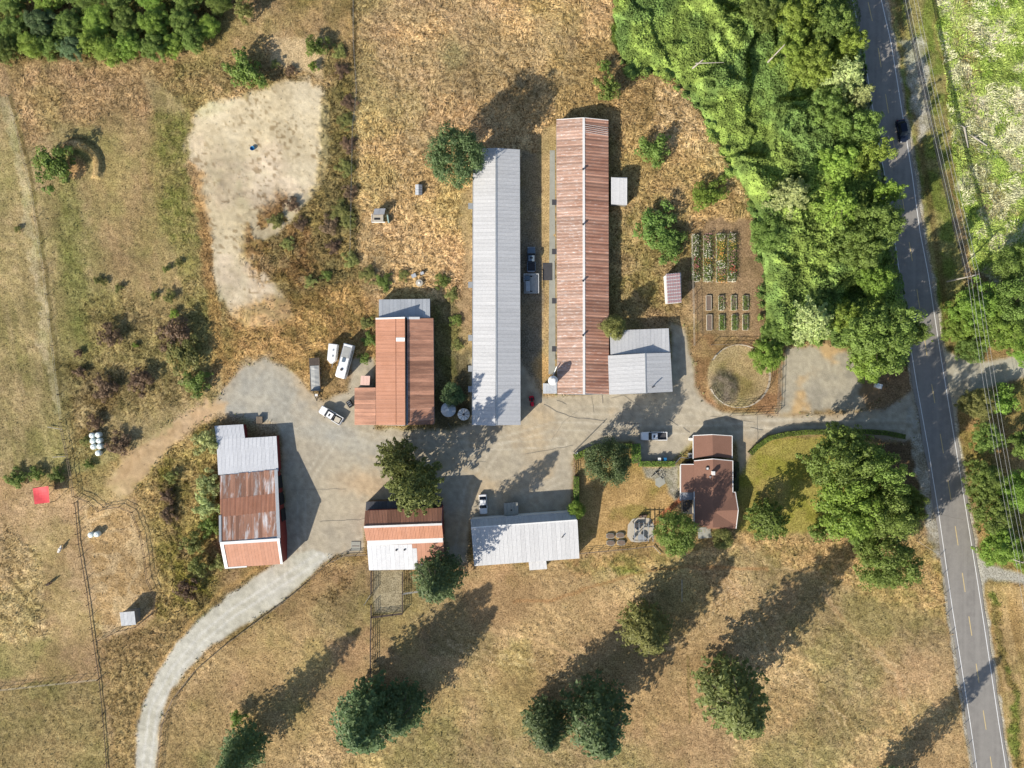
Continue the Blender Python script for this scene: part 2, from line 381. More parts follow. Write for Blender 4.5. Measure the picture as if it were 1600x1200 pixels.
GX = np.arange(-130, 1731, 2.5); GY = np.arange(-110, 1311, 2.5)
X, Y = np.meshgrid(GX, GY)
def terrain(X, Y):
    """albedo (n,3), roughness of the relief and height for any photo-pixel positions"""
    wx = X + 26 * (fbm(X, Y, 60, 11) - .5) + 9 * (vn(X / 7, Y / 7, 61) - .5); wy = Y + 26 * (fbm(X, Y, 60, 12) - .5) + 9 * (vn(X / 7, Y / 7, 62) - .5)
    mx_ = X + 9 * (fbm(X, Y, 22, 13) - .5); my_ = Y + 9 * (fbm(X, Y, 22, 14) - .5)
    n1 = sst(.32, .68, fbm(X, Y, 70, 1, 5)); n2 = sst(.40, .66, fbm(X, Y, 26, 2, 4)); n3 = sst(.35, .7, fbm(X, Y, 9, 3, 3)); n4 = fbm(X, Y, 5, 4, 2)
    # streaks along the mowing direction of the left fields
    u = (X * .985 - Y * .17); v = (X * .17 + Y * .985)
    st = sst(.35, .65, fbm(u, v * .08, 9, 5, 3)); st2 = sst(.35, .65, fbm(u * .6, v * .05, 14, 6, 3))
    col = np.zeros(X.shape + (3,)); R = np.zeros(X.shape); hz = np.zeros(X.shape)
    def put(wt, cs, mixers, rough, h=None):
        nonlocal col, R, hz
        c = np.broadcast_to(np.array(A(*cs[0])), X.shape + (3,)).copy()
        for q, m_ in zip(cs[1:], mixers):
            c = c * (1 - m_[..., None]) + np.array(A(*q)) * m_[..., None]
        col = col * (1 - wt[..., None]) + c * wt[..., None]; R = R * (1 - wt) + rough * wt
        if h is not None: hz = hz * (1 - wt) + h * wt
    def rg(poly, soft=6, crisp=False):
        return sst(-soft, soft, sdf(poly, mx_ if crisp else wx, my_ if crisp else wy))
    one = np.ones(X.shape)
    put(one, [(186, 156, 112), (158, 130, 84), (136, 122, 74)], [n1, n2 * .45], .12)
    # left fields
    put(rg([(-140, 100), (325, 100), (318, 300), (330, 500), (345, 620), (240, 690), (130, 740), (-140, 760)]), [(174, 152, 108), (152, 137, 90), (190, 166, 122), (130, 122, 72)], [n1, st * .45, n2 * .4], .09)
    put(rg([(15, 100), (225, 100), (228, 150), (238, 190), (180, 200), (90, 190), (40, 240), (20, 190)], 10), [(192, 160, 114), (160, 130, 88), (140, 120, 84)], [n3 * .6, n2 * .5], .2)
    put(rg([(235, 180), (290, 170), (305, 300), (318, 420), (330, 520), (300, 520), (280, 400), (235, 330), (215, 260)], 12), [(144, 134, 78), (120, 118, 62), (164, 146, 96)], [n1, n3 * .5], .16)
    put(rg([(90, 230), (125, 225), (140, 460), (180, 600), (150, 620), (100, 480)], 12) * .7, [(138, 136, 78), (118, 120, 62)], [n2], .14)
    put(rg([(130, 470), (320, 430), (330, 620), (220, 650), (110, 640), (130, 560)], 14) * .75, [(150, 132, 84), (104, 92, 56), (176, 152, 106)], [n2, n3 * .5], .25)
    put(rg([(95, 560), (180, 590), (180, 700), (110, 720)], 14) * .8, [(158, 138, 96), (120, 100, 62)], [n2], .25)
    fl = [(4, 150), (22, 215), (42, 300), (60, 420), (74, 540), (88, 640)]
    put(sst(9, 4, linedist([(x - 1, y) for x, y in fl], wx, Y)) , [(190, 172, 130), (170, 156, 112)], [n3], .05)
    put(sst(5, 1, linedist([(x + 11, y) for x, y in fl], mx_, Y)) * .75, [(110, 98, 60)], [], .1)
    put(sst(14, 6, linedist([(0, 100), (10, 140)], wx, wy)) , [(186, 156, 114)], [], .1)
    cres = np.abs(np.hypot((X - 118) / 36, (Y - 262) / 36) - 1) * 36; cm_ = sst(9, 3, cres) * (X > 95) * (Y < 278) * sst(90, 104, X + (Y - 225) * .6)
    put(cm_, [(198, 164, 116), (160, 128, 84)], [n3], .22, .9)
    put(sst(4, 1, np.abs(np.hypot((X - 118) / 46, (Y - 262) / 46) - 1) * 46) * (X > 105) * (Y < 275) * .6, [(104, 84, 54)], [], .2)
    put(sst(22, 12, np.hypot(X - 118, Y - 262)) * (X > 96), [(196, 158, 108), (176, 140, 94)], [n3], .08)
    put(rg([(150, 175), (235, 185), (250, 330), (290, 470), (230, 500), (170, 420), (140, 300)], 14) * .75, [(176, 148, 104), (162, 138, 92), (150, 136, 88)], [st, n2 * .5], .08)
    # lower left paddocks
    put(rg([(-140, 765), (50, 750), (115, 775), (150, 782), (215, 792), (232, 880), (245, 950), (210, 985), (155, 1005), (165, 1140), (165, 1320), (-140, 1320)], 5), [(198, 167, 124), (180, 148, 104), (164, 140, 92)], [n1 * .7, n3 * .4], .06)
    put(rg([(-140, 830), (20, 820), (62, 860), (70, 960), (75, 1005), (-140, 1010)], 6), [(202, 174, 128), (172, 144, 98), (152, 136, 90)], [n3 * .8, n2 * .3], .2)
    put(rg([(-140, 1010), (75, 1000), (40, 1060), (-140, 1078)], 10), [(150, 140, 86), (170, 150, 100)], [n1], .08)
    put(rg([(-140, 1083), (157, 1064), (168, 1320), (-140, 1320)], 5), [(166, 142, 96), (142, 128, 80), (178, 158, 108)], [n1, n3 * .5], .12)
    trk = sst(.60, .66, 1 - np.abs(fbm(X * 1.0, Y, 34, 21, 2) - .5) * 8) * .5
    put(rg([(135, 790), (215, 795), (232, 900), (240, 950), (200, 985), (150, 998)], 5) * .9, [(200, 168, 120), (168, 136, 88), (216, 190, 146)], [n3 * .7, trk], .1)
    put(rg([(165, 1000), (235, 975), (330, 905), (352, 925), (300, 965), (248, 1040), (215, 1130), (200, 1320), (168, 1320)], 8), [(156, 134, 88), (132, 112, 72), (180, 152, 104)], [n1, n3 * .5], .22)
    put(rg([(225, 690), (340, 645), (345, 900), (300, 960), (240, 960), (232, 870), (215, 790)], 8), [(158, 136, 86), (122, 110, 58), (182, 154, 100)], [n2, n3 * .5], .3)
    put(sst(16, 6, linedist([(262, 740), (275, 830), (285, 900), (320, 930)], wx, wy)) * .8, [(96, 80, 54), (120, 112, 50)], [n2], .35)
    # surroundings of the sand arena
    put(rg([(225, 100), (560, 60), (560, 520), (360, 560), (325, 400), (290, 160)], 8), [(172, 144, 100), (140, 118, 78), (118, 108, 64)], [n1, n2 * .6], .24)
    put(rg([(425, 60), (500, 60), (505, 128), (430, 98)], 7), [(212, 184, 138)], [], .04)
    sp = sst(.60, .66, fbm(X, Y, 9, 31, 2)) * sst(.45, .6, fbm(X, Y, 60, 32)) * .8
    put(rg(SAND, 6), [(214, 196, 160), (205, 186, 148), (150, 128, 92)], [n1, np.maximum(sp * .25, .8 * sst(.70, .78, vn(X / 4.2, Y / 4.2, 45)) * sst(.47, .6, fbm(X, Y, 40, 46)))], .05)
    dents = vn(X / 3.2, Y / 3.2, 44)
    put(rg([(385, 350), (440, 300), (490, 300), (505, 420), (480, 520), (430, 500), (405, 440), (380, 400)], 16) * sst(.46, .53, fbm(X, Y, 24, 33, 5)), [(150, 120, 76), (128, 98, 62), (120, 108, 58)], [n3, n2 * .6], .35)
    put(rg([(500, 140), (552, 120), (556, 470), (500, 500), (485, 400)], 8) * .85, [(118, 106, 66), (146, 124, 76), (92, 88, 50)], [n2, n3 * .5], .4)
    put(rg([(360, 480), (560, 440), (590, 470), (590, 560), (480, 600), (430, 560), (350, 580)], 12) * .85, [(192, 154, 98), (156, 124, 76), (124, 110, 58)], [n2, n3 * .5], .22)
    put(rg([(300, 255), (325, 270), (335, 420), (350, 560), (330, 600), (318, 420)], 6) * .85, [(176, 138, 88), (146, 114, 72)], [n3], .2)
    # central straw field
    fib = sst(.3, .7, fbm(X + 14 * fbm(X, Y, 30, 41), Y * 1.6 + 22 * fbm(X, Y, 40, 42), 8, 43, 3))
    put(rg([(556, -120), (950, -120), (965, 60), (900, 190), (860, 180), (850, 420), (735, 420), (730, 470), (600, 470), (560, 420)], 6), [(212, 180, 130), (178, 142, 92), (150, 124, 76)], [fib * .6, n1 * .35], .27)
    put(sst(34, 8, np.hypot(wx - 705, (wy - 88) * .8)) * .7, [(130, 136, 78)], [], .2)
    put(rg([(850, 60), (965, 60), (1000, 120), (1090, 165), (1185, 330), (1190, 370), (1080, 400), (1050, 500), (955, 500), (955, 190), (865, 180)], 6), [(196, 164, 112), (162, 132, 84), (138, 118, 72)], [fib * .6, n1 * .5], .28)
    put(rg([(1020, 120), (1060, 130), (1180, 300), (1170, 330), (1090, 240), (1020, 230)], 6), [(218, 188, 138), (176, 146, 98)], [fib], .34)
    put(rg([(955, 330), (1075, 290), (1078, 420), (1060, 500), (960, 500)], 14) * .8, [(156, 132, 94), (124, 112, 66), (196, 164, 114)], [n2, n3 * .4], .25)
    put(sst(4, 1, linedist([(553, -100), (553, 66), (556, 110), (558, 150)], mx_, my_)), [(90, 78, 52)], [], .2)
    put(rg([(716, 300), (738, 285), (738, 560), (735, 600), (712, 590), (722, 450)], 4), [(198, 168, 122), (176, 150, 108)], [n3], .04)
    put(rg([(812, 235), (848, 240), (850, 560), (850, 618), (812, 618)], 3, True), [(150, 136, 112), (168, 144, 106)], [n1], .02)  # shade strip beside the white barn painted darker into the ground colour
    put(rg([(846, 200), (870, 200), (870, 600), (846, 600)], 4), [(200, 170, 118), (182, 156, 108)], [n2], .03)
    put(sst(24, 8, np.hypot(wx - 852, wy - 575)), [(212, 172, 112)], [], .03)
    # pastures at the bottom
    put(rg([(245, 1140), (300, 1050), (400, 975), (480, 912), (515, 880), (575, 868), (735, 885), (905, 878), (1440, 830), (1470, 870), (1485, 1000), (1510, 1133), (1545, 1320), (230, 1320)], 5), [(202, 172, 124), (182, 152, 104), (154, 138, 90)], [n1 * .8, n3 * .3], .15)
    put(rg([(490, 890), (640, 880), (800, 880), (860, 930), (800, 985), (720, 1000), (640, 1050), (580, 1090), (520, 1100), (520, 1000), (470, 960)], 16), [(178, 145, 102), (166, 134, 92), (190, 158, 114)], [n1, n2 * .5], .05)
    put(rg([(260, 1130), (360, 1010), (480, 920), (520, 960), (500, 1080), (420, 1320), (240, 1320)], 12) * .8, [(166, 140, 96), (150, 130, 84), (180, 150, 104)], [n1, n3 * .5], .1)
    big = fbm(X, Y, 210, 401, 3); pst = rg([(245, 1140), (300, 1050), (480, 912), (575, 868), (905, 878), (1440, 840), (1485, 1000), (1530, 1320), (230, 1320)], 8)
    put(pst * sst(.50, .60, big) * .55, [(184, 152, 108), (172, 140, 98)], [n2], .05)
    put(pst * sst(.52, .64, fbm(X, Y, 120, 402, 4)) * .5, [(156, 142, 100), (138, 128, 82)], [n3], .14)
    put(rg([(556, -120), (950, -120), (965, 60), (900, 190), (735, 420), (600, 470), (560, 420)], 8) * sst(.50, .62, fbm(X, Y, 110, 403, 4)) * .55, [(172, 150, 110), (148, 130, 92)], [n3], .16)
    put(sst(4, 1.5, linedist([(805, 940), (860, 940), (905, 925), (960, 905), (1010, 892), (1060, 886), (1200, 890)], mx_, my_)) * .7, [(176, 134, 88)], [], .02)
    put(sst(4, 1.5, linedist([(760, 985), (840, 1000), (880, 1020), (905, 1027)], mx_, my_)) * .7, [(214, 178, 128)], [], .02)
    put(sst(5, 2, linedist([(1290, 930), (1330, 980), (1400, 1050), (1420, 1120)], mx_, my_)) * .6, [(214, 176, 126)], [], .05)
    for o_ in (0, 11):
        put(sst(3, 1, linedist([(1130 + o_, 910), (1160 + o_, 945), (1185 + o_, 985)], mx_, my_)) * .45, [(216, 180, 128)], [], .05)
        put(sst(3, 1, linedist([(1250 + o_, 1050), (1290 + o_, 1090), (1320 + o_, 1140)], mx_, my_)) * .45, [(140, 116, 72)], [], .05)
        put(sst(3, 1, linedist([(745 + o_, 1055), (765 + o_, 1085), (785 + o_, 1135)], mx_, my_)) * .5, [(200, 170, 120)], [], .05)
    put(sst(2.5, 1, linedist([(1073, 1025), (1075, 1060), (1078, 1130)], mx_, my_)) * .6, [(120, 112, 60)], [], .1)
    put(sst(34, 14, np.hypot((wx - 972) * .9, (wy - 882) * 1.3)) * .9, [(110, 122, 46), (140, 136, 64)], [n3 * .6], .2)
    put(sst(46, 20, np.hypot(wx - 515, (wy - 915))) * .6 * n2, [(110, 92, 56)], [], .35)
    put(rg([(583, 890), (629, 890), (629, 955), (583, 958)], 3, True), [(172, 158, 126), (160, 146, 114)], [n2], .01)
    put(rg([(680, 560), (737, 540), (737, 668), (680, 668)], 5) * .9, [(128, 112, 86), (112, 100, 74)], [n2], .05)
    put(rg([(678, 470), (716, 480), (714, 620), (678, 620)], 5) * .8, [(132, 122, 84), (118, 112, 66)], [n2], .16)
    # yards around the house
    put(rg([(905, 735), (960, 745), (985, 715), (1060, 726), (1062, 800), (1040, 850), (915, 862), (905, 862)], 4, True), [(200, 164, 108), (182, 148, 94), (142, 130, 66)], [n2, sst(.55, .7, fbm(X, Y, 40, 51)) * .7], .04)
    put(rg([(1005, 728), (1060, 728), (1062, 790), (1045, 770), (1040, 752), (1008, 748)], 4, True), [(172, 164, 146), (150, 144, 122)], [n3], .02)
    put(sst(5, 2, linedist([(1020, 822), (1040, 800), (1066, 778)], mx_, my_)), [(184, 116, 78)], [], .01)
    put(rg([(1150, 740), (1175, 705), (1215, 684), (1290, 682), (1400, 690), (1420, 800), (1290, 830), (1200, 835), (1150, 830)], 5, True), [(168, 154, 82), (148, 142, 62), (188, 160, 98)], [n2, sst(.5, .7, fbm(X, Y, 50, 52)) * .8], .03)
    put(rg([(1365, 690), (1432, 690), (1450, 800), (1400, 850), (1380, 760)], 6), [(112, 92, 66)], [], .05)
    put(rg([(865, 870), (1040, 862), (1060, 880), (900, 895)], 6) * .7, [(196, 158, 106), (150, 132, 82)], [n3], .15)
    for pl_ in ([(1130, 905), (1165, 940), (1190, 990), (1200, 1040)], [(1255, 1050), (1295, 1092), (1325, 1150)], [(748, 1050), (770, 1090), (792, 1150)], [(1280, 925), (1330, 980), (1400, 1050), (1425, 1130)], [(700, 1010), (800, 1030), (900, 1060)], [(590, 80), (640, 150), (650, 230), (620, 300)], [(1010, 1010), (1080, 1000), (1110, 960), (1130, 915)], [(1200, 880), (1290, 900), (1400, 905), (1460, 900)]):
        put(sst(1.9, .7, np.abs(linedist(pl_, wx, wy) - 5.5)) * .6, [(218, 188, 140)], [], .06)
        put(sst(2.2, .5, np.abs(linedist(pl_, wx, wy) - 9.5)) * .35, [(130, 108, 66)], [], .15)
    put(rg([(1150, 835), (1430, 840), (1480, 870), (1480, 960), (1250, 900)], 10) * .5, [(204, 166, 108), (160, 138, 80)], [n3], .25)
    # garden, round pen, gravel pad
    put(rg(GARDEN, 4), [(160, 132, 98), (142, 118, 84), (172, 142, 104)], [n2, st * .4], .03)
    put(rg([(1085, 520), (1200, 525), (1222, 545), (1215, 648), (1130, 648), (1100, 630), (1085, 600)], 4), [(178, 144, 100), (156, 120, 82)], [n2], .05)
    rp = np.hypot((X - 1153) / 48.0, (Y - 588) / 49.0)
    put(sst(1.02, .97, rp), [(182, 156, 112), (150, 132, 82), (196, 172, 130)], [n2, sst(.5, 1, rp) * .7], .04)
    put(sst(28, 16, np.hypot(mx_ - 1130, (my_ - 607) * .8)), [(136, 122, 102), (112, 104, 78)], [n3], .1,   .25 + .45 * sst(28, 6, np.hypot(X - 1130, (Y - 607) * .8)))
    put(rg(PAD, 5), [(184, 172, 146), (170, 160, 138), (206, 168, 112)], [n2, sst(.55, .72, fbm(X, Y, 50, 53)) * .8], .015)
    put(rg([(1345, 585), (1420, 575), (1430, 600), (1400, 635), (1350, 640)], 6), [(150, 124, 88)], [], .08)
    # wood edge, thicket, marsh
    put(rg(WOOD, 8), [(92, 92, 46), (120, 100, 62)], [n2], .25)
    put(rg(THICK, 4), [(62, 86, 30), (86, 104, 40)], [n2], .2)
    put(rg(MARSH, 6), [(168, 184, 92), (140, 166, 66), (222, 214, 174)], [n2, sst(.50, .64, fbm(X + .4 * Y, Y * .8, 44, 54, 4))], .2)
    put(rg([(1495, 60), (1480, -120), (1520, -120), (1530, 180), (1545, 260), (1600, 330), (1560, 350), (1500, 260)], 6) * .75, [(196, 188, 140), (150, 150, 72), (170, 132, 86)], [n3, n2 * .7], .2)
    put(sst(8, 3, linedist([(1508, 105), (1528, 180), (1560, 225), (1590, 262), (1640, 290)], wx, wy)) * .8, [(226, 208, 168)], [], .05)
    # verges of the road
    put(rg([(1396, 60), (1380, -140), (1455, -140), (1465, 60), (1490, 300), (1510, 440), (1505, 560), (1475, 560), (1440, 340)], 5), [(160, 150, 92), (124, 134, 62), (118, 96, 60)], [n2, sst(8, 2, np.abs(X - np.interp(Y, [0, 300, 560], [1402, 1450, 1490]))) * .6], .12)
    put(rg([(1404, 60), (1440, 60), (1452, 190), (1440, 230), (1412, 120)], 5) * .85, [(206, 198, 180), (180, 172, 146)], [n3], .03)
    put(rg([(1495, 620), (1740, 560), (1740, 890), (1600, 890), (1530, 870), (1512, 760)], 5), [(188, 154, 100), (160, 142, 80), (104, 110, 54)], [n2, n1 * .6], .12)
    put(rg([(1532, 905), (1600, 915), (1740, 930), (1740, 1330), (1590, 1330), (1548, 1000)], 5), [(204, 172, 118), (182, 150, 96), (156, 140, 84)], [st, n2 * .5], .06)
    put(sst(9, 3, linedist([(1552, 925), (1562, 980), (1572, 1040), (1585, 1133), (1605, 1320)], wx, wy)) * .8, [(120, 108, 56), (96, 116, 40)], [n2], .2)
    # hard standing
    tyre = sst(.42, .5, np.abs(fbm(X, Y, 60, 23, 2) - .5) * 4) * 0
    put(rg(YARD, 5, True), [(194, 179, 150), (184, 171, 146), (200, 174, 134), (170, 158, 136)], [n1, sst(.56, .74, fbm(X, Y, 70, 55)) * .65, n3 * .25 + tyre], .006)
    for pl_, w_ in (([(1440, 665), (1300, 662), (1200, 664), (1080, 672), (960, 668), (860, 665), (780, 690), (700, 740), (640, 800), (560, 850)], .5), ([(1440, 660), (1200, 664), (1060, 640), (900, 640)], .35), ([(880, 690), (760, 700), (600, 690), (500, 670), (420, 620)], .45),
                   ([(520, 690), (470, 760), (470, 830), (480, 880)], .5), ([(780, 700), (735, 760), (715, 860)], .4), ([(560, 700), (640, 640), (700, 655)], .3), ([(1000, 700), (900, 740), (820, 770)], .3)):
        dl = linedist(pl_, X + 5 * (vn(X / 60, Y / 60, 301) - .5), Y + 5 * (vn(X / 60, Y / 60, 302) - .5)); onyard = rg(YARD, 4, True) * (.4 + .6 * vn(X / 18, Y / 18, 303))
        put(sst(2.4, .6, np.abs(dl - 6)) * w_ * onyard, [(214, 202, 176)], [], .004); put(sst(3, .5, dl) * w_ * .5 * onyard, [(160, 146, 120)], [], .004)
    put(sst(.68, .76, fbm(X, Y, 14, 304, 4)) * rg(YARD, 4, True) * .3, [(150, 138, 118)], [], .004)
    put(rg([(340, 640), (380, 570), (420, 565), (470, 620), (560, 680), (640, 690), (560, 720), (450, 670)], 16) * .6, [(166, 164, 152), (184, 178, 160)], [n2], .006)
    put(sst(34, 4, np.hypot((wx - 570) * .45, (wy - 755))) * .5, [(204, 166, 120)], [], .004)
    put(rg(DIRT, 6), [(202, 172, 130), (190, 158, 116), (172, 142, 100)], [n2, trk], .03)
    put(rg([(168, 750), (215, 745), (222, 785), (236, 860), (248, 930), (238, 930), (226, 860), (205, 795), (165, 778)], 7) * .6, [(188, 160, 116), (172, 146, 100)], [n3], .05)
    put(sst(13, 4, linedist([(345, 628), (290, 668), (250, 695), (215, 735), (190, 765)], wx, wy)) * .5, [(196, 166, 124)], [], .04)
    tr = sst(2.5, 1, np.abs(linedist([(228, 1200), (240, 1110), (275, 1045), (318, 995), (360, 960), (430, 915), (500, 870)], X, Y) - 6)) * .6
    put(sst(5, 0, linedist([(205, 1140), (235, 1060), (300, 968), (345, 925), (400, 890)], mx_, my_)) * .8, [(206, 168, 108)], [], .05)
    put(rg(TRACK, 3, True), [(204, 197, 176), (192, 184, 160), (220, 214, 198)], [n2 * .7, tr], .012)
    sh = sst(9, 3, np.maximum(-(sdf(ROADP, X, Y)), 0)) * (1 - sst(-2, 2, sdf(ROADP, X, Y)))
    put(sst(6 * 1.0, 2, np.maximum(-(sdf(ROADP, mx_, my_)), 0)), [(192, 184, 164), (170, 158, 132)], [n3], .01)
    put(rg(APRON, 4, True), [(190, 182, 158), (178, 168, 142)], [n2], .008)
    put(rg(LANE, 4, True), [(184, 178, 160)], [], .008)
    put(rg([(1415, 640), (1445, 640), (1475, 860), (1462, 870), (1440, 780), (1425, 690)], 4), [(184, 176, 156), (160, 148, 122)], [n3], .01)
    # small-scale variation of the plants themselves
    col = col * (0.78 + .46 * n4)[..., None]
    soft = sst(.008, .05, R)[..., None]; lo = fbm(X, Y, 150, 201, 3)[..., None]; lo2 = fbm(X, Y, 45, 202, 4)[..., None]
    gr = sst(.50, .72, fbm(X, Y, 80, 203, 5))[..., None]; pk = sst(.52, .74, fbm(X, Y, 60, 204, 5))[..., None]
    col = col * (1 + soft * ((lo - .5) * .5 + (lo2 - .5) * .62))
    col = col * (1 + soft * (gr * (np.array([.91, .98, .86]) - 1) + pk * (np.array([1.03, 1.0, 1.05]) - 1)))
    col = col * (1 + .48 * sst(.02, .3, R))[..., None] * (1 - .03 * soft) * np.array([.96, 1.0, 1.09])
    # relief
    wa = X + 10 * fbm(X, Y, 16, 72, 2); wb = Y + 10 * fbm(X, Y, 16, 73, 2)
    rel = (fbm(X, Y, 9, 71, 3, .6) - .5) * 1.2 + (fib - .5) * .5 + (.5 - np.abs(vn(wa / 7, wb / 7, 74) - .5) * 2) * .55
    z = hz + R * rel * 1.35 - .02
    z = z - .05 * sst(-4, 2, sdf(ROADP, X, Y)) * 2
    return col, R, z
COL, RGH, Z = terrain(X, Y)
Z[0, :] = Z[-1, :] = -.02; Z[:, 0] = Z[:, -1] = -.02
WXg = (X - 800) * S; WYg = (600 - Y) * S

def ground_piece(name, mask, mat, ring=False, kind='structure'):
    ny, nx = X.shape
    fy, fx = np.nonzero(mask)
    a = fy * nx + fx
    quads = np.stack([a, a + nx, a + nx + 1, a + 1], 1)
    used, inv = np.unique(quads.ravel(), return_inverse=True); q = inv.reshape(-1, 4)
    vx = WXg.ravel()[used]; vy = WYg.ravel()[used]; vz = Z.ravel()[used]; vc = COL.reshape(-1, 3)[used]; vr = RGH.ravel()[used]
    verts = np.stack([vx, vy, vz], 1)
    if ring:   # the land goes on to the horizon
        n0 = len(verts); x0, x1, y0, y1 = WXg.min(), WXg.max(), WYg.min(), WYg.max(); B = 4000.0
        ex = [(x0, y1), (x1, y1), (x1, y0), (x0, y0), (-B, B), (B, B), (B, -B), (-B, -B)]
        verts = np.vstack([verts, [(p[0], p[1], -.02 if i < 4 else -.5) for i, p in enumerate(ex)]])
        vc = np.vstack([vc, [A(176, 150, 104)] * 8]); vr = np.concatenate([vr, [.1] * 8])
        q = np.vstack([q, [[n0 + 4, n0, n0 + 1, n0 + 5], [n0 + 5, n0 + 1, n0 + 2, n0 + 6], [n0 + 6, n0 + 2, n0 + 3, n0 + 7], [n0 + 7, n0 + 3, n0, n0 + 4]]])
    o = np_mesh(name, verts, q, mat, vc)
    at = o.data.attributes.new('Rough', 'FLOAT', 'POINT'); at.data.foreach_set('value', np.clip((vr - .02) * 4.5, 0, .95).astype(np.float32))
    return tag(o, kind=kind)
def np_mesh(name, verts, q, mat, vc=None, smooth=True, parent=None):
    me = bpy.data.meshes.new(name); k = q.shape[1]
    me.vertices.add(len(verts)); me.vertices.foreach_set('co', np.asarray(verts, np.float32).ravel())
    me.loops.add(q.size); me.loops.foreach_set('vertex_index', q.astype(np.int32).ravel())
    me.polygons.add(len(q)); me.polygons.foreach_set('loop_start', np.arange(0, q.size, k, dtype=np.int32))
    if smooth: me.polygons.foreach_set('use_smooth', np.ones(len(q), bool))
    if vc is not None:
        at = me.color_attributes.new('Col', 'FLOAT_COLOR', 'POINT')
        c4 = np.ones((len(verts), 4), np.float32); c4[:, :3] = vc; at.data.foreach_set('color', c4.ravel())
    me.materials.append(mat); me.update(calc_edges=True); me.validate()
    o = bpy.data.objects.new(name, me); link(o, parent); reg(o, parent)
    return o
ny, nx = X.shape
FXc = (X[:-1, :-1] + X[1:, 1:]) / 2; FYc = (Y[:-1, :-1] + Y[1:, 1:]) / 2
jx = FXc + 9 * (fbm(FXc, FYc, 22, 13) - .5); jy = FYc + 9 * (fbm(FXc, FYc, 22, 14) - .5)
left = np.ones(FXc.shape, bool)
for nm, poly, mt in (('gravel_track', TRACK, 'gravel'), ('gravel_yard', YARD, 'gravel'), ('gravel_apron', APRON, 'gravel'), ('gravel_pad', PAD, 'gravel'), ('dirt_track', DIRT, 'gravel'),
                     ('sand_arena', SAND, 'gravel'), ('garden_soil', GARDEN, 'ground'), ('thicket_floor', THICK, 'ground'), ('marsh', MARSH, 'ground')):
    m_ = (sdf(poly, jx, jy) > 0) & left; left &= ~m_
    ground_piece(nm, m_, M[mt])
ground_piece('ground', left, M['ground'], ring=True)

# ---------------------------------------------------------------- road with its markings
def strip(left_, right_, z, ys, off=(0, 0)):
    v = []; 
    for y in ys:
        a = P(left_(y), y); b = P(right_(y), y); v += [(a.x, a.y, z), (b.x, b.y, z)]
    f = np.array([[2 * i, 2 * i + 2, 2 * i + 3, 2 * i + 1] for i in range(len(ys) - 1)])
    return np.array(v), f
ys = list(np.arange(-130, 1331, 10.0))
v, f = strip(lambda y: rx(RL, y) - 6 + 1.0 * math.sin(y * .07), lambda y: rx(RR, y) + 4.5 + .8 * math.sin(y * .09 + 1), .035, ys)
road = np_mesh('road', v, f, M['asphalt']); tag(road, kind='structure')
for pl in (RL, RR):
    v, f = strip(lambda y: rx(pl, y) - .5, lambda y: rx(pl, y) + .5, .040, ys)
    np_mesh('edge_line', v, f, M['paint_line'], parent=road)
def ctr(y): return (rx(RL, y) + rx(RR, y)) / 2 + 1.0
y = -125.0
dashes = [75, 147, 219, 299, 378, 452, 526, 600, 678, 751, 822, 895, 963, 1037, 1110, 1182, 1255, 3, -69]
for y0 in dashes:
    yy = [y0, y0 + 15, y0 + 30]
    v, f = strip(lambda y: ctr(y) - .55, lambda y: ctr(y) + .55, .040, yy)
    np_mesh('centre_dash', v, f, M['paint_yellow'], parent=road)
# sealed cracks in the yard
cr = MB()
def ribbon(pts, wd, z, mb):
    pw = []
    for (a, b) in zip(pts, pts[1:]):
        n_ = max(1, int(math.hypot(b[0] - a[0], b[1] - a[1]) / 6))
        for i in range(n_): pw.append((a[0] + (b[0] - a[0]) * i / n_ + random.uniform(-.7, .7), a[1] + (b[1] - a[1]) * i / n_ + random.uniform(-.7, .7)))
    pw.append(pts[-1])
    for a, b in zip(pw, pw[1:]):
        A_ = P(*a); B_ = P(*b); d = (B_ - A_).normalized(); s_ = Vector((-d.y, d.x, 0)) * wd / 2
        mb.quad(*[(p.x, p.y, z) for p in (A_ - s_, B_ - s_, B_ + s_, A_ + s_)])
for pts, wd in (([(850, 632), (870, 643), (895, 652), (930, 656), (945, 657)], .10), ([(955, 622), (975, 618), (1000, 636)], .07), ([(941, 617), (942, 630)], .13), ([(975, 662), (1000, 662)], .12),
                ([(970, 672), (1000, 668)], .12), ([(860, 690), (880, 660), (905, 640)], .05), ([(1060, 665), (1045, 655)], .1), ([(1068, 668), (1078, 676)], .12), ([(820, 710), (895, 696)], .06),
                ([(500, 815), (560, 812), (640, 800)], .06), ([(455, 765), (540, 764)], .05), ([(970, 655), (974, 640), (984, 638)], .08), ([(1183, 650), (1184, 690)], .08), ([(1172, 668), (1192, 672)], .12),
                ([(1110, 650), (1180, 660)], .05), ([(700, 660), (735, 720), (760, 722)], .05), ([(1455, 800), (1505, 812)], .08), ([(870, 625), (885, 632)], .08), ([(985, 645), (990, 652)], .08), ([(925, 620), (928, 645)], .05)):
    ribbon(pts, wd, .045 if pts[0][0] > 1400 else .03, cr)
tag(cr.build('crack_seals', M['crack']), kind='structure')

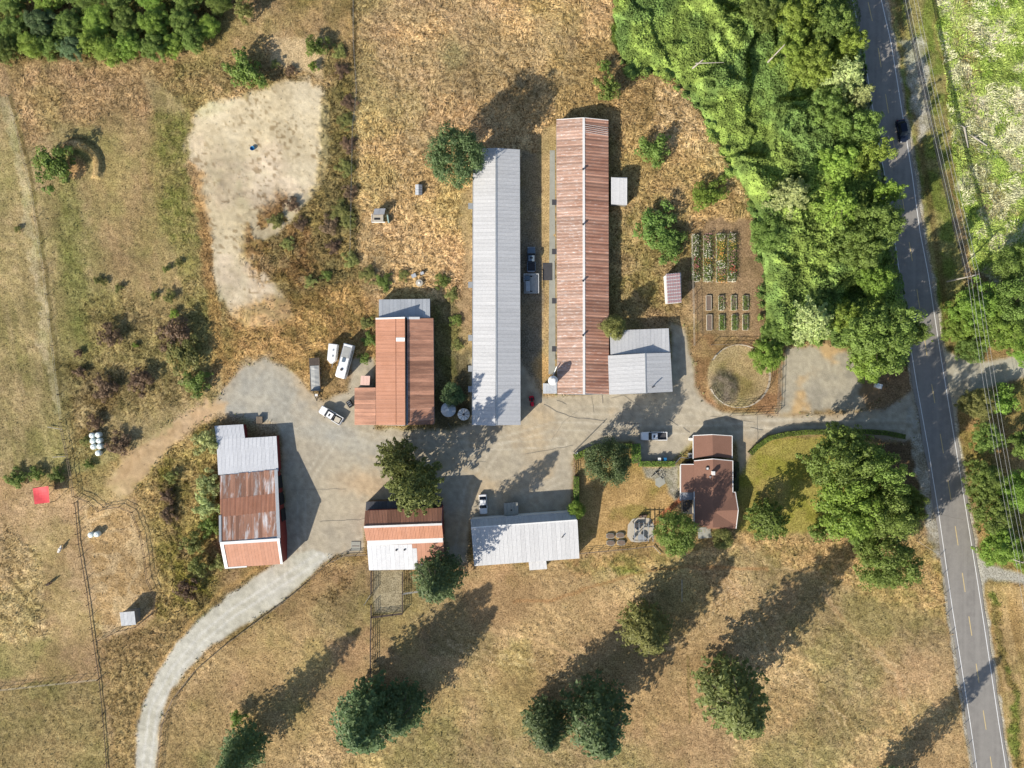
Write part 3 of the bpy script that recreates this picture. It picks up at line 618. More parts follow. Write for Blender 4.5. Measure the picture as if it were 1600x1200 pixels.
# ---------------------------------------------------------------- leaf geometry
def cards(c, n, size, jitter=.5, asp=1.0, flat=None):
    """one leaf quad per centre c (N,3) facing roughly along n"""
    N = len(c); n = n + rng.normal(0, jitter, (N, 3)); n /= np.linalg.norm(n, axis=1, keepdims=True) + 1e-9
    r = rng.normal(0, 1, (N, 3)); u = np.cross(n, r); u /= np.linalg.norm(u, axis=1, keepdims=True) + 1e-9; v = np.cross(n, u)
    s = (size * rng.uniform(.6, 1.35, N))[:, None] / 2
    fold = n * s * .35
    p = np.stack([c - u * s * asp, c - v * s * .62 + fold, c + u * s * asp, c + v * s * .62 + fold], 1).reshape(-1, 3)
    return p, np.arange(4 * N).reshape(-1, 4)
def blob_leaves(R, hgt, nc, per, leaf, seed, cr_=(.12, .34), low=-.35, lump=.3):
    """broadleaf crown of radius R and height hgt: uneven clumps and stray sprays of leaves over a ragged shell"""
    g = np.random.default_rng(seed); out = []; nn = []; ph = g.uniform(0, 6.28, 4)
    for i in range(nc):
        zc = g.uniform(low, 1.0); t = g.uniform(0, 2 * math.pi); rr = math.sqrt(max(0, 1 - zc * zc if zc > 0 else 1 - .5 * zc * zc))
        lobe = .5 * math.sin(3 * t + ph[0]) + .35 * math.sin(5 * t + ph[1]) + .3 * math.sin(2 * t + ph[2] + 3 * zc)
        spray = g.random() < .28
        k = .78 + lump * (.45 * lobe + g.uniform(-.6, .35)) + (.07 if spray else 0)
        if g.random() < .18: k *= g.uniform(.35, .8)
        cc = np.array([math.cos(t) * rr * k * R, math.sin(t) * rr * k * R, zc * (k + .1 * math.sin(4 * t + ph[3])) * hgt / 2])
        q = (g.uniform(.07, .13) if spray else g.uniform(*cr_)) * R; n_ = int(per * (.35 if spray else .45 + q / R * 2.6))
        d = g.normal(0, 1, (n_, 3)); d /= np.linalg.norm(d, axis=1, keepdims=True); d[:, 2] = np.abs(d[:, 2]) * g.choice([1, 1, 1, -.4], n_)
        out.append(cc + d * q * g.uniform(.55, 1.1, (n_, 1)) * np.array([1, 1, .7])); nn.append(d + np.array([0, 0, .75]))
    c = np.vstack(out); n = np.vstack(nn)
    return cards(c, n, leaf)
def conifer_leaves(R, hgt, wh, br, per, leaf, seed, base=.12, power=.8, droop=.25):
    g = np.random.default_rng(seed); out = []; nn = []
    for i in range(wh):
        t = i / (wh - 1); z = hgt * (base + (1 - base) * t)
        L = R * ((1 - t) ** power) * (1 - .35 * max(0, .15 - t) / .15) + .35
        nb = max(4, int(br * (1 - .45 * t))); a0 = g.uniform(0, 7)
        for j in range(nb):
            a = a0 + 2 * math.pi * j / nb + g.uniform(-.25, .25); l = L * g.uniform(.62, 1.12); m = max(5, int(per * (.25 + .75 * l / R)))
            s = g.random(m) ** .6 * l; side = g.normal(0, 1, m) * (.11 * l * (1.1 - s / l) + .10)
            zz = z - droop * s * (.6 + .4 * s / l) + .10 * g.normal(0, 1, m) + .12 * (s / l) ** 2 * l
            ca, sa = math.cos(a), math.sin(a)
            out.append(np.stack([ca * s - sa * side, sa * s + ca * side, zz - .12 * np.abs(side)], 1))
            nn.append(np.tile([ca * .45, sa * .45, .8], (m, 1)))
    return cards(np.vstack(out), np.vstack(nn), leaf, .38, 1.35)
def trunk_mb(hgt, r, limbs, R, seed, conifer=False):
    g = random.Random(seed); m = MB(); k = 6
    pts = [Vector((0, 0, -.3))]
    for i in range(1, k + 1): pts.append(Vector((g.uniform(-.12, .12) * i * .4, g.uniform(-.12, .12) * i * .4, hgt * i / k)))
    for i in range(k): m.tube(pts[i], pts[i + 1], r * (1 - i / (k + .5)), r * (1 - (i + 1) / (k + .5)), 7)
    for i in range(limbs):
        z = hgt * g.uniform(.3, .85); a = g.uniform(0, 6.28); l = R * g.uniform(.45, .8)
        p0 = Vector((0, 0, z)); p1 = Vector((math.cos(a) * l * .5, math.sin(a) * l * .5, z + l * .3)); p2 = Vector((math.cos(a) * l, math.sin(a) * l, z + l * .55))
        if conifer: p1.z = z - .05 * l; p2.z = z - .12 * l
        m.tube(p0, p1, r * .32, r * .2, 5); m.tube(p1, p2, r * .2, r * .06, 5)
    return m
# templates: name -> (crown mesh, trunk mesh, reference radius, reference height)
TPL = {}
def np_data(name, verts, q, mat):
    me = bpy.data.meshes.new(name); k = q.shape[1]
    me.vertices.add(len(verts)); me.vertices.foreach_set('co', np.asarray(verts, np.float32).ravel())
    me.loops.add(q.size); me.loops.foreach_set('vertex_index', q.astype(np.int32).ravel())
    me.polygons.add(len(q)); me.polygons.foreach_set('loop_start', np.arange(0, q.size, k, dtype=np.int32))
    me.materials.append(mat); me.update(calc_edges=True); return me
def tpl(key, R, hgt, trunk_h, verts, q, tr, limbs, conifer=False):
    v = verts.copy()
    if not conifer: v[:, 2] += trunk_h
    TPL[key] = (np_data('crown', v, q, LEAF['mid']), trunk_mb(hgt * .9 if conifer else trunk_h * 1.15, tr, limbs, R, hash(key) % 99 if False else len(TPL), conifer).mesh('trunk', M['bark']), R, hgt)
for i in range(4):
    vv, qq = blob_leaves(6, 11.6, 140, 125, .38, 20 + i, low=-.85); tpl('broad%d' % i, 6, 13, 7.0, vv, qq, .32, 9)
for i in range(3):
    vv, qq = blob_leaves(6, 11.6, 190, 105, .40, 30 + i, (.09, .24), low=-.85, lump=.5); tpl('loose%d' % i, 6, 13, 7.0, vv, qq, .30, 12)
for i in range(3):
    vv, qq = conifer_leaves(5.2, 20, 34, 11, 34, .46, 40 + i, power=.62); tpl('fir%d' % i, 5.2, 20, 10, vv, qq, .38, 14, True)
for i in range(2):
    vv, qq = conifer_leaves(5.6, 11, 11, 13, 85, .42, 50 + i, power=.45, droop=.10); tpl('cedar%d' % i, 5.6, 11, 6, vv, qq, .3, 12, True)
for i in range(3):
    vv, qq = blob_leaves(2.2, 2.6, 50, 60, .25, 60 + i, (.15, .34), low=-.2, lump=.6); tpl('shrub%d' % i, 2.2, 2.3, 1.0, vv, qq, .09, 5)
def tree(name, label, cat, px, py, Rpx, kind, hgt, leaf, grp=None, base=None, rot=None, sq=1.0, bark=None):
    """px,py is the middle of the crown in the photograph; the foot follows from the crown's height"""
    cm, tm, R0, H0 = TPL[kind]
    hc = hgt * .62
    loc = P(*base) if base else P(px, py, hc)
    loc = Vector((loc.x, loc.y, 0.0)); s = Rpx * S * (1 - hc / H) / R0 if not base else Rpx * S / R0
    e = empty(name, loc, label, cat, grp)
    rz = random.uniform(0, 6.28) if rot is None else rot
    for nm, me, mt in (('crown', cm, LEAF[leaf]), ('trunk', tm, M[bark] if bark else M['bark'])):
        o = bpy.data.objects.new(nm, me); link(o, e); o.scale = (s, s * sq, hgt / H0); o.rotation_euler = (0, 0, rz)
        if mt is not me.materials[0]:
            o.material_slots[0].link = 'OBJECT'; o.material_slots[0].material = mt
    return e

# ---------------------------------------------------------------- building helpers
def sheets(parent, a, b, d, width, mat, ribs=3, amp=.016, name='roof_sheet', rag=0.0, gap=.012):
    """a-b is the lower edge, a-d runs up the slope; one object per roof sheet, one shared mesh"""
    a, b, d = Vector(a), Vector(b), Vector(d); U = b - a; L = U.length; n = max(1, round(L / width)); U = U / n; V = d - a
    N = U.cross(V).normalized(); 
    if N.z < 0: N = -N
    mb = MB(); k = ribs * 4; prof = [0, 0, 1, 1]
    us = [i / k for i in range(k + 1)]; hs = [prof[i % 4] * amp for i in range(k)] + [0]
    g = gap / max(.1, U.length)
    us = [g + (1 - 2 * g) * q for q in us]
    for i in range(k):
        p = [U * us[i] + N * (hs[i]), U * us[i + 1] + N * hs[i + 1], U * us[i + 1] + V + N * hs[i + 1], U * us[i] + V + N * hs[i]]
        mb.quad(*p)
    me = mb.mesh(name, mat)
    for i in range(n):
        o = bpy.data.objects.new(name, me); link(o, parent); reg(o, parent)
        o.location = a + U * i - parent.location + N * random.uniform(0, .005) + V.normalized() * random.uniform(-rag, rag)
    return n
def deck(parent, pts, mat, th=.08, name='roof_deck'):
    """thin slab under the sheets"""
    mb = MB(); p = [Vector(q) for q in pts]; dn = Vector((0, 0, -th)); t = Vector((0, 0, -.07))
    mb.quad(*[q + t for q in p]); mb.quad(*[q + t + dn for q in reversed(p)])
    for i in range(len(p)):
        j = (i + 1) % len(p); mb.quad(p[i] + t, p[i] + t + dn, p[j] + t + dn, p[j] + t)
    return mb.build(name, mat, parent, world=True)
def walls(parent, ring, mat, inset=.25, drop=.12, name='wall'):
    """walls under a ring of roof-edge points"""
    p = [Vector(q) for q in ring]; c = sum(p, Vector()) / len(p)
    q = []
    for v in p:
        d = Vector((v.x - c.x, v.y - c.y, 0)); L = d.length; q.append(Vector((v.x, v.y, v.z - drop)) - d / L * inset * 1.3)
    for i in range(len(q)):
        j = (i + 1) % len(q); mb = MB(); a, b = q[i], q[j]
        inn = (c - (a + b) / 2); inn.z = 0; inn = inn.normalized() * .12
        A_ = [Vector((a.x, a.y, -.4)), Vector((b.x, b.y, -.4)), b, a]; B_ = [v + inn for v in A_]
        mb.quad(*A_); mb.quad(*reversed(B_))
        for m in range(4): mb.quad(A_[m], B_[m], B_[(m + 1) % 4], A_[(m + 1) % 4])
        mb.build(name, mat, parent, world=True)
def beam(parent, a, b, wd, ht, mat, name, lift=.0):
    a, b = Vector(a), Vector(b); d = (b - a).normalized(); s = Vector((-d.y, d.x, 0)).normalized() * wd / 2; u = Vector((0, 0, ht / 2)); l = Vector((0, 0, lift))
    mb = MB(); c = [a - s - u, a + s - u, a + s + u, a - s + u, b - s - u, b + s - u, b + s + u, b - s + u]; c = [q + l for q in c]
    for f_ in ((0, 1, 2, 3), (7, 6, 5, 4), (0, 4, 5, 1), (1, 5, 6, 2), (2, 6, 7, 3), (3, 7, 4, 0)): mb.quad(*[c[i] for i in f_])
    return mb.build(name, mat, parent, world=True)
def opening(parent, a, b, t, z0, z1, wd, mat, name, out):
    """door or window in the wall line a-b, at fraction t"""
    a, b = Vector(a), Vector(b); d = (b - a); d.z = 0; L = d.length; d = d / L; c = a + d * L * t; o = Vector(out).normalized()
    mb = MB(); q = Vector((c.x, c.y, 0)) + o * .06
    mb.box((q.x, q.y, (z0 + z1) / 2), (wd, .1, z1 - z0), math.atan2(d.y, d.x)); return mb.build(name, mat, parent, world=True)
def centroid(pts):
    c = sum((Vector(p) for p in pts), Vector()) / len(pts); return Vector((c.x, c.y, 0))

# ---------------------------------------------------------------- B1 long white barn
def long_barn(name, label, xl, xm, xr, y0t, y0m, y1, he, hr, mat_l, mat_r, sw, wallm, capm, capw, ribs_=3, amp_=.016):
    a, b = P(xl[0], y0t, he), P(xl[1], y1, he); c, d = P(xm[0], y0m, hr), P(xm[1], y1 + .5, hr); e, f_ = P(xr[0], y0t + 1, he), P(xr[1], y1, he)
    r = empty(name, centroid([a, b, e, f_]), label, 'barn')
    deck(r, [a, b, d, c], M['galv']); deck(r, [c, d, f_, e], M['galv'])
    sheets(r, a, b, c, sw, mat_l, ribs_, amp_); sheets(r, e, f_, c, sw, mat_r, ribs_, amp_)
    walls(r, [a, c, e, f_, d, b], wallm)
    beam(r, c, d, capw, .08, capm, 'ridge_cap', .03)
    return r, a, b, c, d, e, f_
r, a, b, c, d, e, f_ = long_barn('long_barn', 'very long barn with clean white and grey metal roof, pickup parked along its right side', (739, 738), (775, 775.5), (812, 813), 232.5, 231, 664, 3.8, 4.9,
                                 M['white_roof'], M['white_roof'], .78, M['grey_wall'], M['galv'], .3)
beam(r, a, b, .12, .12, M['galv'], 'gutter'); beam(r, e, f_, .12, .12, M['galv'], 'gutter')
for yy, zz in ((322, 8), (445, 12), (528, 5), (576, 6), (608, 7)):
    q = P(737, yy, 2.0); MB().box((q.x - .25, q.y, 2.0), (1.0, 1.3, .12)).build('window_hood', M['galv'], r, world=True)
for t in (.1, .25, .4, .55, .7, .85): opening(r, e, f_, t, 1.0, 2.0, 1.4, M['glass'], 'window', (1, 0, 0)); 
opening(r, b, f_, .5, 0, 3.2, 4.2, M['dark_wood'], 'barn_door', (0, -1, 0))

# ---------------------------------------------------------------- B2 long rusty barn
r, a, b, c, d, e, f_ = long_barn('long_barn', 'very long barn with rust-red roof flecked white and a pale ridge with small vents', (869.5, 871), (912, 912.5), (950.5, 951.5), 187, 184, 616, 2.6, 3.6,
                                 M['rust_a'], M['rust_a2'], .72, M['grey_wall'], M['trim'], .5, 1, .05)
for yy in (265, 351, 439, 524):
    q = P(911, yy, 3.7); m = MB(); m.lathe((q.x, q.y, 3.62), [(.16, 0), (.16, .45), (.26, .5), (.24, .6), (.05, .75)], 10); m.build('ridge_vent', M['dark_slab'], r, world=True)
for yy in (316, 393, 470, 545):
    q = P(867.5, yy, 1.9); MB().box((q.x - .2, q.y, 1.9), (1.0, 1.2, .1)).build('window_hood', M['dark_slab'], r, world=True)
for yy in range(200, 214, 3):
    q1, q2 = P(914, yy - 6, 3.68), P(950, yy, 2.72); beam(r, q1, q2, .05, .04, M['trim'], 'batten')
beam(r, a, c, .12, .1, M['trim'], 'verge_trim', .04); beam(r, c, e, .12, .1, M['trim'], 'verge_trim', .04)
opening(r, b, f_, .5, 0, 2.8, 3.6, M['dark_wood'], 'barn_door', (0, -1, 0))
# pads along the rusty barn
def pad(name, pts, mat, z=.03, label=None):
    m = MB(); m.prism([tuple(P(*p))[:2] for p in pts], -.1, z); o = m.build(name, mat); return tag(o, kind='structure')
pad('concrete_path', [(859, 235), (867, 235), (868, 585), (857, 585), (858, 450)], M['concrete'])
o = pad('concrete_slab', [(848, 411), (863, 411), (863, 438), (848, 438)], M['dark_slab'], .06)

# white shed on the red barn's right side
def lean_shed(name, label, quad_, hs, mat, wallm, cat='shed', sw=.8, ribs=3, grp=None):
    p = [P(x, y, h) for (x, y), h in zip(quad_, hs)]      # a,b lower edge; c,d upper edge
    r = empty(name, centroid(p), label, cat, grp); deck(r, p, M['galv']); sheets(r, p[0], p[1], p[3], sw, mat, ribs, .03); walls(r, p, wallm, .15)
    return r, p
lean_shed('lean_to_shed', 'small white sheet-roofed shed against the right side of the rust-red barn', [(955, 319), (980, 320.5), (980, 277), (955, 277)], (2.2, 2.2, 3.0, 3.0), M['white_roof'], M['grey_wall'])

# ---------------------------------------------------------------- white annex at the foot of the red barn
a, b, c, d = P(954, 554, 2.9), P(1047.5, 550, 2.9), P(1045, 513, 2.4), P(953, 516.5, 2.4)
r = empty('annex_building', centroid([a, b, c, d]), 'low white lean-to roof with a blue triangular shade, behind the two-tone white annex', 'building')
deck(r, [a, b, c, d], M['galv']); sheets(r, d, c, a, .8, M['white_roof']); walls(r, [a, b, c, d], M['white'])
a, b, c, d, e, f_ = P(950, 555.5, 3.0), P(952, 616.5, 3.0), P(1008, 552, 4.3), P(1009.5, 614.5, 4.3), P(1047.5, 551, 3.0), P(1051, 612, 3.0)
r = empty('annex_building', centroid([a, b, e, f_]), 'gabled annex joined to the rusty barn, bright white left slope and pale grey right slope', 'building')
deck(r, [a, b, d, c], M['galv']); deck(r, [c, d, f_, e], M['galv']); sheets(r, a, b, c, .8, M['white_roof']); sheets(r, e, f_, c, .8, M['white_roof'])
walls(r, [a, c, e, f_, d, b], M['white']); beam(r, c, d, .22, .1, M['galv'], 'ridge_cap', .04)
q = P(1019, 605, 4.0); m = MB(); m.tube((q.x, q.y, 3.8), (q.x, q.y, 4.8), .12, n=10); m.tube((q.x, q.y, 4.75), (q.x + .45, q.y + .3, 4.9), .13, n=10); m.build('flue_pipe', M['dark_slab'], r, world=True)
opening(r, b, f_, .3, 0, 2.8, 3.2, M['grey_wall'], 'garage_door', (0, -1, 0)); opening(r, b, f_, .75, 0, 2.1, 1.0, M['dark_wood'], 'door', (0, -1, 0))

# grain hopper and its hut
q = P(863, 596, 0)
r = empty('feed_hopper', (q.x - .1, q.y + .2, 0), 'white round feed hopper on legs at the lower left corner of the rusty barn', 'silo')
m = MB(); m.lathe((0, 0, 0), [(.15, 2.0), (1.0, 3.2), (1.0, 5.4), (.45, 6.1), (.42, 6.2), (.05, 6.25)], 24); m.build('bin', M['white'], r, smooth=False)
for i in range(4):
    t = .78 + i * math.pi / 2; MB().tube((math.cos(t) * .95, math.sin(t) * .95, 0), (math.cos(t) * .95, math.sin(t) * .95, 3.3), .06).build('leg', M['galv'], r)
MB().tube((.1, .9, 2.4), (.9, 3.0, 3.4), .12, n=8).build('auger_tube', M['galv'], r)
lean_shed('feed_hut', 'small flat grey hut roof in front of the white feed hopper', [(848.5, 615), (870, 615), (870.5, 599), (848.5, 599)], (2.3, 2.3, 2.6, 2.6), M['grey_roof'], M['grey_wall'])

# ---------------------------------------------------------------- B3 orange-roofed barn
hl, hm, hr_ = 3.0, 4.9, 4.3
a, b, c, d = P(587, 498, hl), P(587.5, 664, hl), P(632.5, 496.5, hm), P(633.5, 665, hm)
e, f_, g_, h_ = P(636, 497, hr_), P(635, 664, hr_), P(677, 497, 2.9), P(678.5, 663, 2.9)
r = empty('split_roof_barn', centroid([a, b, g_, h_]), 'barn with plain orange left roof above a lower brown-banded right roof, trailers beside it', 'barn')
deck(r, [a, b, d, c], M['galv']); deck(r, [e, f_, h_, g_], M['galv'])
sheets(r, a, b, c, .9, M['rust_b']); sheets(r, g_, h_, e, .9, M['rust_c'])
walls(r, [a, c, P(633.5, 497, hr_ - .1), e, g_, h_, f_, P(633.5, 664, hr_ - .1), d, b], M['grey_wall'], .2)
beam(r, c, d, .2, .9, M['dark_wood'], 'clerestory_wall', -.5); beam(r, a, c, .35, .06, M['trim'], 'verge_trim', .06); beam(r, e, P(656, 497, 3.6), .5, .06, M['white'], 'verge_trim', .06)
beam(r, P(619, 530.5, 4.34), P(632.5, 530.5, 4.9), .8, .05, M['white'], 'skylight', .08)
beam(r, P(618, 498, 4.30), P(618.5, 664, 4.30), .1, .05, M['rust_b'], 'lap_strip', .07)
opening(r, b, h_, .3, 0, 3, 3.5, M['dark_wood'], 'barn_door', (0, -1, 0))
lean_shed('grey_lean_to', 'flat grey sheet roof behind the top end of the split orange barn', [(592, 497.5), (672, 496.5), (672, 467), (592, 468)], (2.9, 2.9, 2.4, 2.4), M['grey_roof'], M['grey_wall'], 'shed')
lean_shed('side_lean_to', 'low brown striped roof attached to the lower left side of the orange barn', [(554, 664), (554, 605.5), (587, 605.5), (587, 664)], (2.3, 2.3, 2.9, 2.9), M['rust_c'], M['grey_wall'], 'shed', .9)
r, p = lean_shed('pink_roof_shed', 'tiny shed with pale pink roof in the nook left of the orange barn', [(563, 601.5), (577.5, 602), (578, 587), (564, 587)], (2.2, 2.2, 2.5, 2.5), M['pale_pink'], M['grey_wall'], 'shed')

# ---------------------------------------------------------------- B5 patchwork barn at the left
h1, h2, h3, h4 = 2.0, 2.7, 5.8, 3.5
n1_, n2_ = P(335, 665.5, h1), P(380, 663, h1)
r = empty('patchwork_barn', centroid([P(338, 742), P(438, 842)]), 'tall barn with white, patchwork rusty and orange roof sections under a white-edged ridge', 'barn')
A1, A2, A3, A4 = P(341, 742, h2), P(434.5, 735, h2), P(432, 681.5, h1 + .3), P(338, 687, h1 + .3)
deck(r, [A1, A2, A3, A4], M['galv']); deck(r, [P(338.5, 688, h1 + .3), P(381.5, 684.5, h1 + .3), P(380, 663, h1), P(335, 665.5, h1)], M['galv'])
sheets(r, A4, A3, A1, .85, M['rust_e'], rag=.02); sheets(r, P(335, 665.5, h1), P(380, 663, h1), P(338, 687.2, h1 + .32), .85, M['rust_e'])
B1_, B2_, B3_, B4_ = P(343.5, 743, h2 + .12), P(432, 733.5, h2 + .12), P(436.5, 841, h3 - .05), P(344.5, 847, h3 - .05)
deck(r, [B1_, B2_, B3_, B4_], M['galv'])
va = B4_ - B1_
mid1 = B1_ + va * .36; mid2 = B1_ + va * .62
ub = B2_ - B1_
sheets(r, B1_, B2_, B1_ + va * .37, .55, M['rust_d'], 2, rag=.1); sheets(r, mid1, mid1 + ub, mid1 + va * .27, .55, M['rust_b'], 2, .05, rag=.06); sheets(r, mid2, mid2 + ub, B4_, .55, M['rust_d'], 2, rag=.05)
C1_, C2_, C3_, C4_ = P(344, 849, h3), P(437.5, 843, h3), P(442, 881, h4), P(351.5, 887.5, h4)
deck(r, [C1_, C2_, C3_, C4_], M['galv']); sheets(r, C4_, C3_, C1_, .7, M['rust_b'], 3)
beam(r, C1_, C2_, .6, .08, M['white'], 'ridge_cap', .07); beam(r, C1_ + Vector((.35, 0, 0)), C4_ + Vector((.35, 0, 0)), .7, .06, M['white'], 'verge_trim', .09)
beam(r, C2_ - Vector((.35, 0, 0)), C3_ - Vector((.25, 0, 0)), .5, .06, M['white'], 'verge_trim', .09); beam(r, C4_, C4_ + (C3_ - C4_) * .38, .3, .06, M['white'], 'verge_trim', .09)
beam(r, B2_ - Vector((.1, 0, 0)), B3_ - Vector((.1, 0, 0)), .7, .06, M['grey_roof'], 'verge_trim', .09); beam(r, B1_ + va * .6, B4_, .5, .06, M['grey_roof'], 'verge_trim', .09)
walls(r, [B1_, B4_, C4_, C3_, C2_, B2_], M['red_wall'], .15); walls(r, [A1, A4, n1_, n2_, P(381.5, 684.5, h1 + .3), A3, A2], M['red_wall'], .12)
for t, z1 in ((.2, 2.6), (.45, 2.8), (.7, 3.0)): opening(r, B2_, B3_, t, 0, z1, 2.6, M['black'], 'bay_opening', (1, 0, 0))
for yy in (803, 846):
    q = P(441, yy, 3); MB().box((q.x - 1.2, q.y, 2.4), (.9, 1.1, .08), .3).build('shutter', M['white'], r, world=True)

# ---------------------------------------------------------------- B6 barn with three roof bands
hd, he_, hr_, hf, hg = 3.2, 5.2, 6.6, 4.9, 3.0
a, b, c, d = P(570.5, 798, he_), P(691, 793.5, he_), P(690.5, 819, hr_), P(568.5, 823.5, hr_)
e, f_ = P(572, 845, hf), P(692.7, 840.5, hf)
r = empty('striped_barn', centroid([a, b, e, f_]), 'barn with shade-toned brown and orange roof bands and a white rust-stained lean-to, under a large tree', 'barn')
deck(r, [a, b, c, d], M['galv']); deck(r, [d, c, f_, e], M['galv'])
sheets(r, a, b, d, .95, M['shaded_brown_roof']); sheets(r, e, f_, d, .95, M['rust_b'])
beam(r, d, c, .45, .07, M['trim'], 'ridge_cap', .06)
walls(r, [a, b, c, f_, e, d], M['red_wall'], .2)
g1, g2, g3, g4 = P(573, 845, hf - .25), P(693, 840.5, hf - .25), P(695, 889, hg), P(576.5, 891, hg)
deck(r, [g1, g2, g3, g4], M['galv'])
beam(r, P(574, 848.5, hf - .2), P(692, 843.5, hf - .2), 1.0, .05, M['white'], 'flashing', .1)
nW = 13; uu = (g3 - g4) / 17
def partsheets(i0, i1, mt, frac0=0.0, frac1=1.0):
    o0 = g4 + uu * i0; o1 = g4 + uu * i1; vv_ = (g1 - g4) 
    sheets(r, o0 + vv_ * frac0, o1 + vv_ * frac0, o0 + vv_ * frac1, 1.0, mt, 4)
partsheets(0, 10, M['rust_e'], 0, .86); partsheets(0, 10, M['rust_b'], .865, 1.0); partsheets(10, 11, M['rust_e'], 0, .72); partsheets(10, 11, M['rust_b'], .725, 1); partsheets(11, 12, M['rust_b'], .2, 1); partsheets(11, 12, M['rust_e'], 0, .195)
partsheets(12, 17, M['rust_b'])
for px_, py_ in ((618.5, 860.5), (631.5, 860)):
    q = P(px_, py_, 4.8); MB().lathe((q.x, q.y, 4.0), [(.2, 0), (.2, .35), (.05, .45)], 10).build('roof_vent', M['dark_slab'], r, world=True)
walls(r, [g4, g3, P(692, 843, 3), P(574, 848, 3)], M['grey_wall'], .15)
k1, k2, k3, k4 = P(571, 797.5, hd), P(690.5, 792.5, hd), P(690, 780, hd - .5), P(572, 784, hd - .5)
deck(r, [k1, k2, k3, k4], M['dark_wood'])
sheets(r, k4, k3, k1, .9, M['dark_roof'])
walls(r, [k1, k2, k3, k4], M['dark_wood'], .12)

# ---------------------------------------------------------------- B7 white barn at the bottom
a, b, c, d = P(735, 811.5, 3.2), P(898.5, 799.5, 3.2), P(901, 812.5, 5.0), P(736, 824.5, 5.0)
e, f_ = P(741, 884.5, 3.2), P(905.5, 872.5, 3.2)
r = empty('white_saltbox_barn', centroid([a, b, e, f_]), 'barn with wide bright white roof and narrow back slope tinted blue-grey for shade, white car at its corner', 'barn')
deck(r, [a, b, c, d], M['galv']); deck(r, [d, c, f_, e], M['galv'])
sheets(r, a, b, d, .95, M['grey_roof'], 3, .06); sheets(r, e, f_, d, .95, M['white_roof'], 3, .008); walls(r, [a, b, c, f_, e, d], M['white'], .2)  # back slope gets greyer sheets, its shade put into the colour
beam(r, d, c, .25, .08, M['white'], 'ridge_cap', .04)
q = P(880, 837, 4.3); m = MB(); m.tube((q.x, q.y, 3.9), (q.x, q.y, 4.8), .1, n=8); m.tube((q.x, q.y, 4.75), (q.x - .35, q.y - .3, 4.85), .12, n=8); m.build('flue_pipe', M['dark_slab'], r, world=True)
for t in (.25, .5, .8): opening(r, e, f_, t, 1, 2, 1.2, M['glass'], 'window', (0, -1, 0))
lean_shed('porch_shed', 'small pale porch roof projecting below the wide white barn roof', [(827.5, 891), (855, 889), (853.5, 876), (826, 878)], (2.2, 2.2, 2.7, 2.7), M['white_roof'], M['white'])
r, p = lean_shed('pump_hut', 'square grey flat hut in the shade above the white barn', [(788, 806), (810, 804), (809.5, 785.5), (787, 786.5)], (1.9, 1.9, 2.1, 2.1), M['concrete'], M['grey_wall'], ribs=1)
q = P(799, 797, 2.1); MB().lathe((q.x, q.y, 2.1), [(.15, 0), (.15, .3), (.05, .35)], 8).build('vent', M['black'], r, world=True)

# ---------------------------------------------------------------- house
r = empty('farmhouse', P(1114, 760), 'brown-roofed farmhouse with white eaves, a shaded roof half and a right-hand wing', 'house')
def slope(pts, mat=M['shingle'], name='roof_slope'):
    p = [P(*q) for q in pts]; mb = MB(); mb.quad(*p); mb.quad(*[q - Vector((0, 0, .15)) for q in reversed(p)])
    for i in range(len(p)):
        j = (i + 1) % len(p); mb.quad(p[i], p[i] - Vector((0, 0, .15)), p[j] - Vector((0, 0, .15)), p[j])
    return mb.build(name, mat, r, world=True), p
def eave(a, b, mat=M['white'], w_=.14): beam(r, P(*a), P(*b), w_, .16, mat, 'fascia', -.02)
e_, k_ = 2.4, 3.1
slope([(1083, 680.5, e_), (1083, 716, e_), (1114, 713, k_), (1113, 679, k_)]); slope([(1113, 679, k_), (1114, 713, k_), (1144, 716, e_), (1144, 681, e_)])
for s_, t_ in (((1083, 680.5, e_), (1113, 679, k_)), ((1113, 679, k_), (1144, 681, e_)), ((1083, 680.5, e_), (1083, 717, e_)), ((1144, 681, e_), (1144, 716, e_))): eave(s_, t_)
e2, k2_ = 2.9, 3.8
slope([(1084.5, 720, e2), (1084.5, 822, e2), (1114, 824, k2_), (1114, 717, k2_)]); slope([(1114, 717, k2_), (1114, 824, k2_), (1145, 824, e2), (1145, 720, e2)])
for s_, t_ in (((1084.5, 720, e2), (1114, 717, k2_)), ((1114, 717, k2_), (1145, 720, e2)), ((1145, 720, e2), (1145, 769, e2)), ((1084.5, 768, e2), (1084.5, 822, e2))): eave(s_, t_)
slope([(1063.5, 725.5, 2.45), (1063.5, 769, 2.45), (1084.3, 769, 2.85), (1084.3, 725.5, 2.85)])
eave((1063.5, 725.5, 2.45), (1063.5, 769, 2.45)); eave((1063.5, 725.5, 2.45), (1084, 725.5, 2.85))
slope([(1064, 769.5, 2.45), (1064, 781, 2.3), (1084, 781, 2.3), (1084, 769.5, 2.45)], M['house_grey'], 'porch_roof')
slope([(1135, 769, 2.75), (1149, 769, 2.6), (1153.5, 797, 3.5), (1120, 798, 3.78)]); slope([(1118, 798, 3.8), (1153.5, 797, 3.5), (1150, 826, 2.6), (1104, 826, 2.7)])
for s_, t_ in (((1145, 769, 2.64), (1149, 769, 2.6)), ((1149, 769, 2.6), (1153.5, 797, 3.5)), ((1153.5, 797, 3.5), (1150, 826, 2.6))): eave(s_, t_)
walls(r, [P(1083, 681, e_), P(1113, 680, k_ - .1), P(1144, 681, e_), P(1144, 716, e_), P(1083, 716, e_)], M['tan_wall'], .35)
walls(r, [P(1085, 721, e2), P(1114, 718, k2_ - .1), P(1145, 721, e2), P(1145, 822, e2), P(1085, 822, e2)], M['tan_wall'], .35)
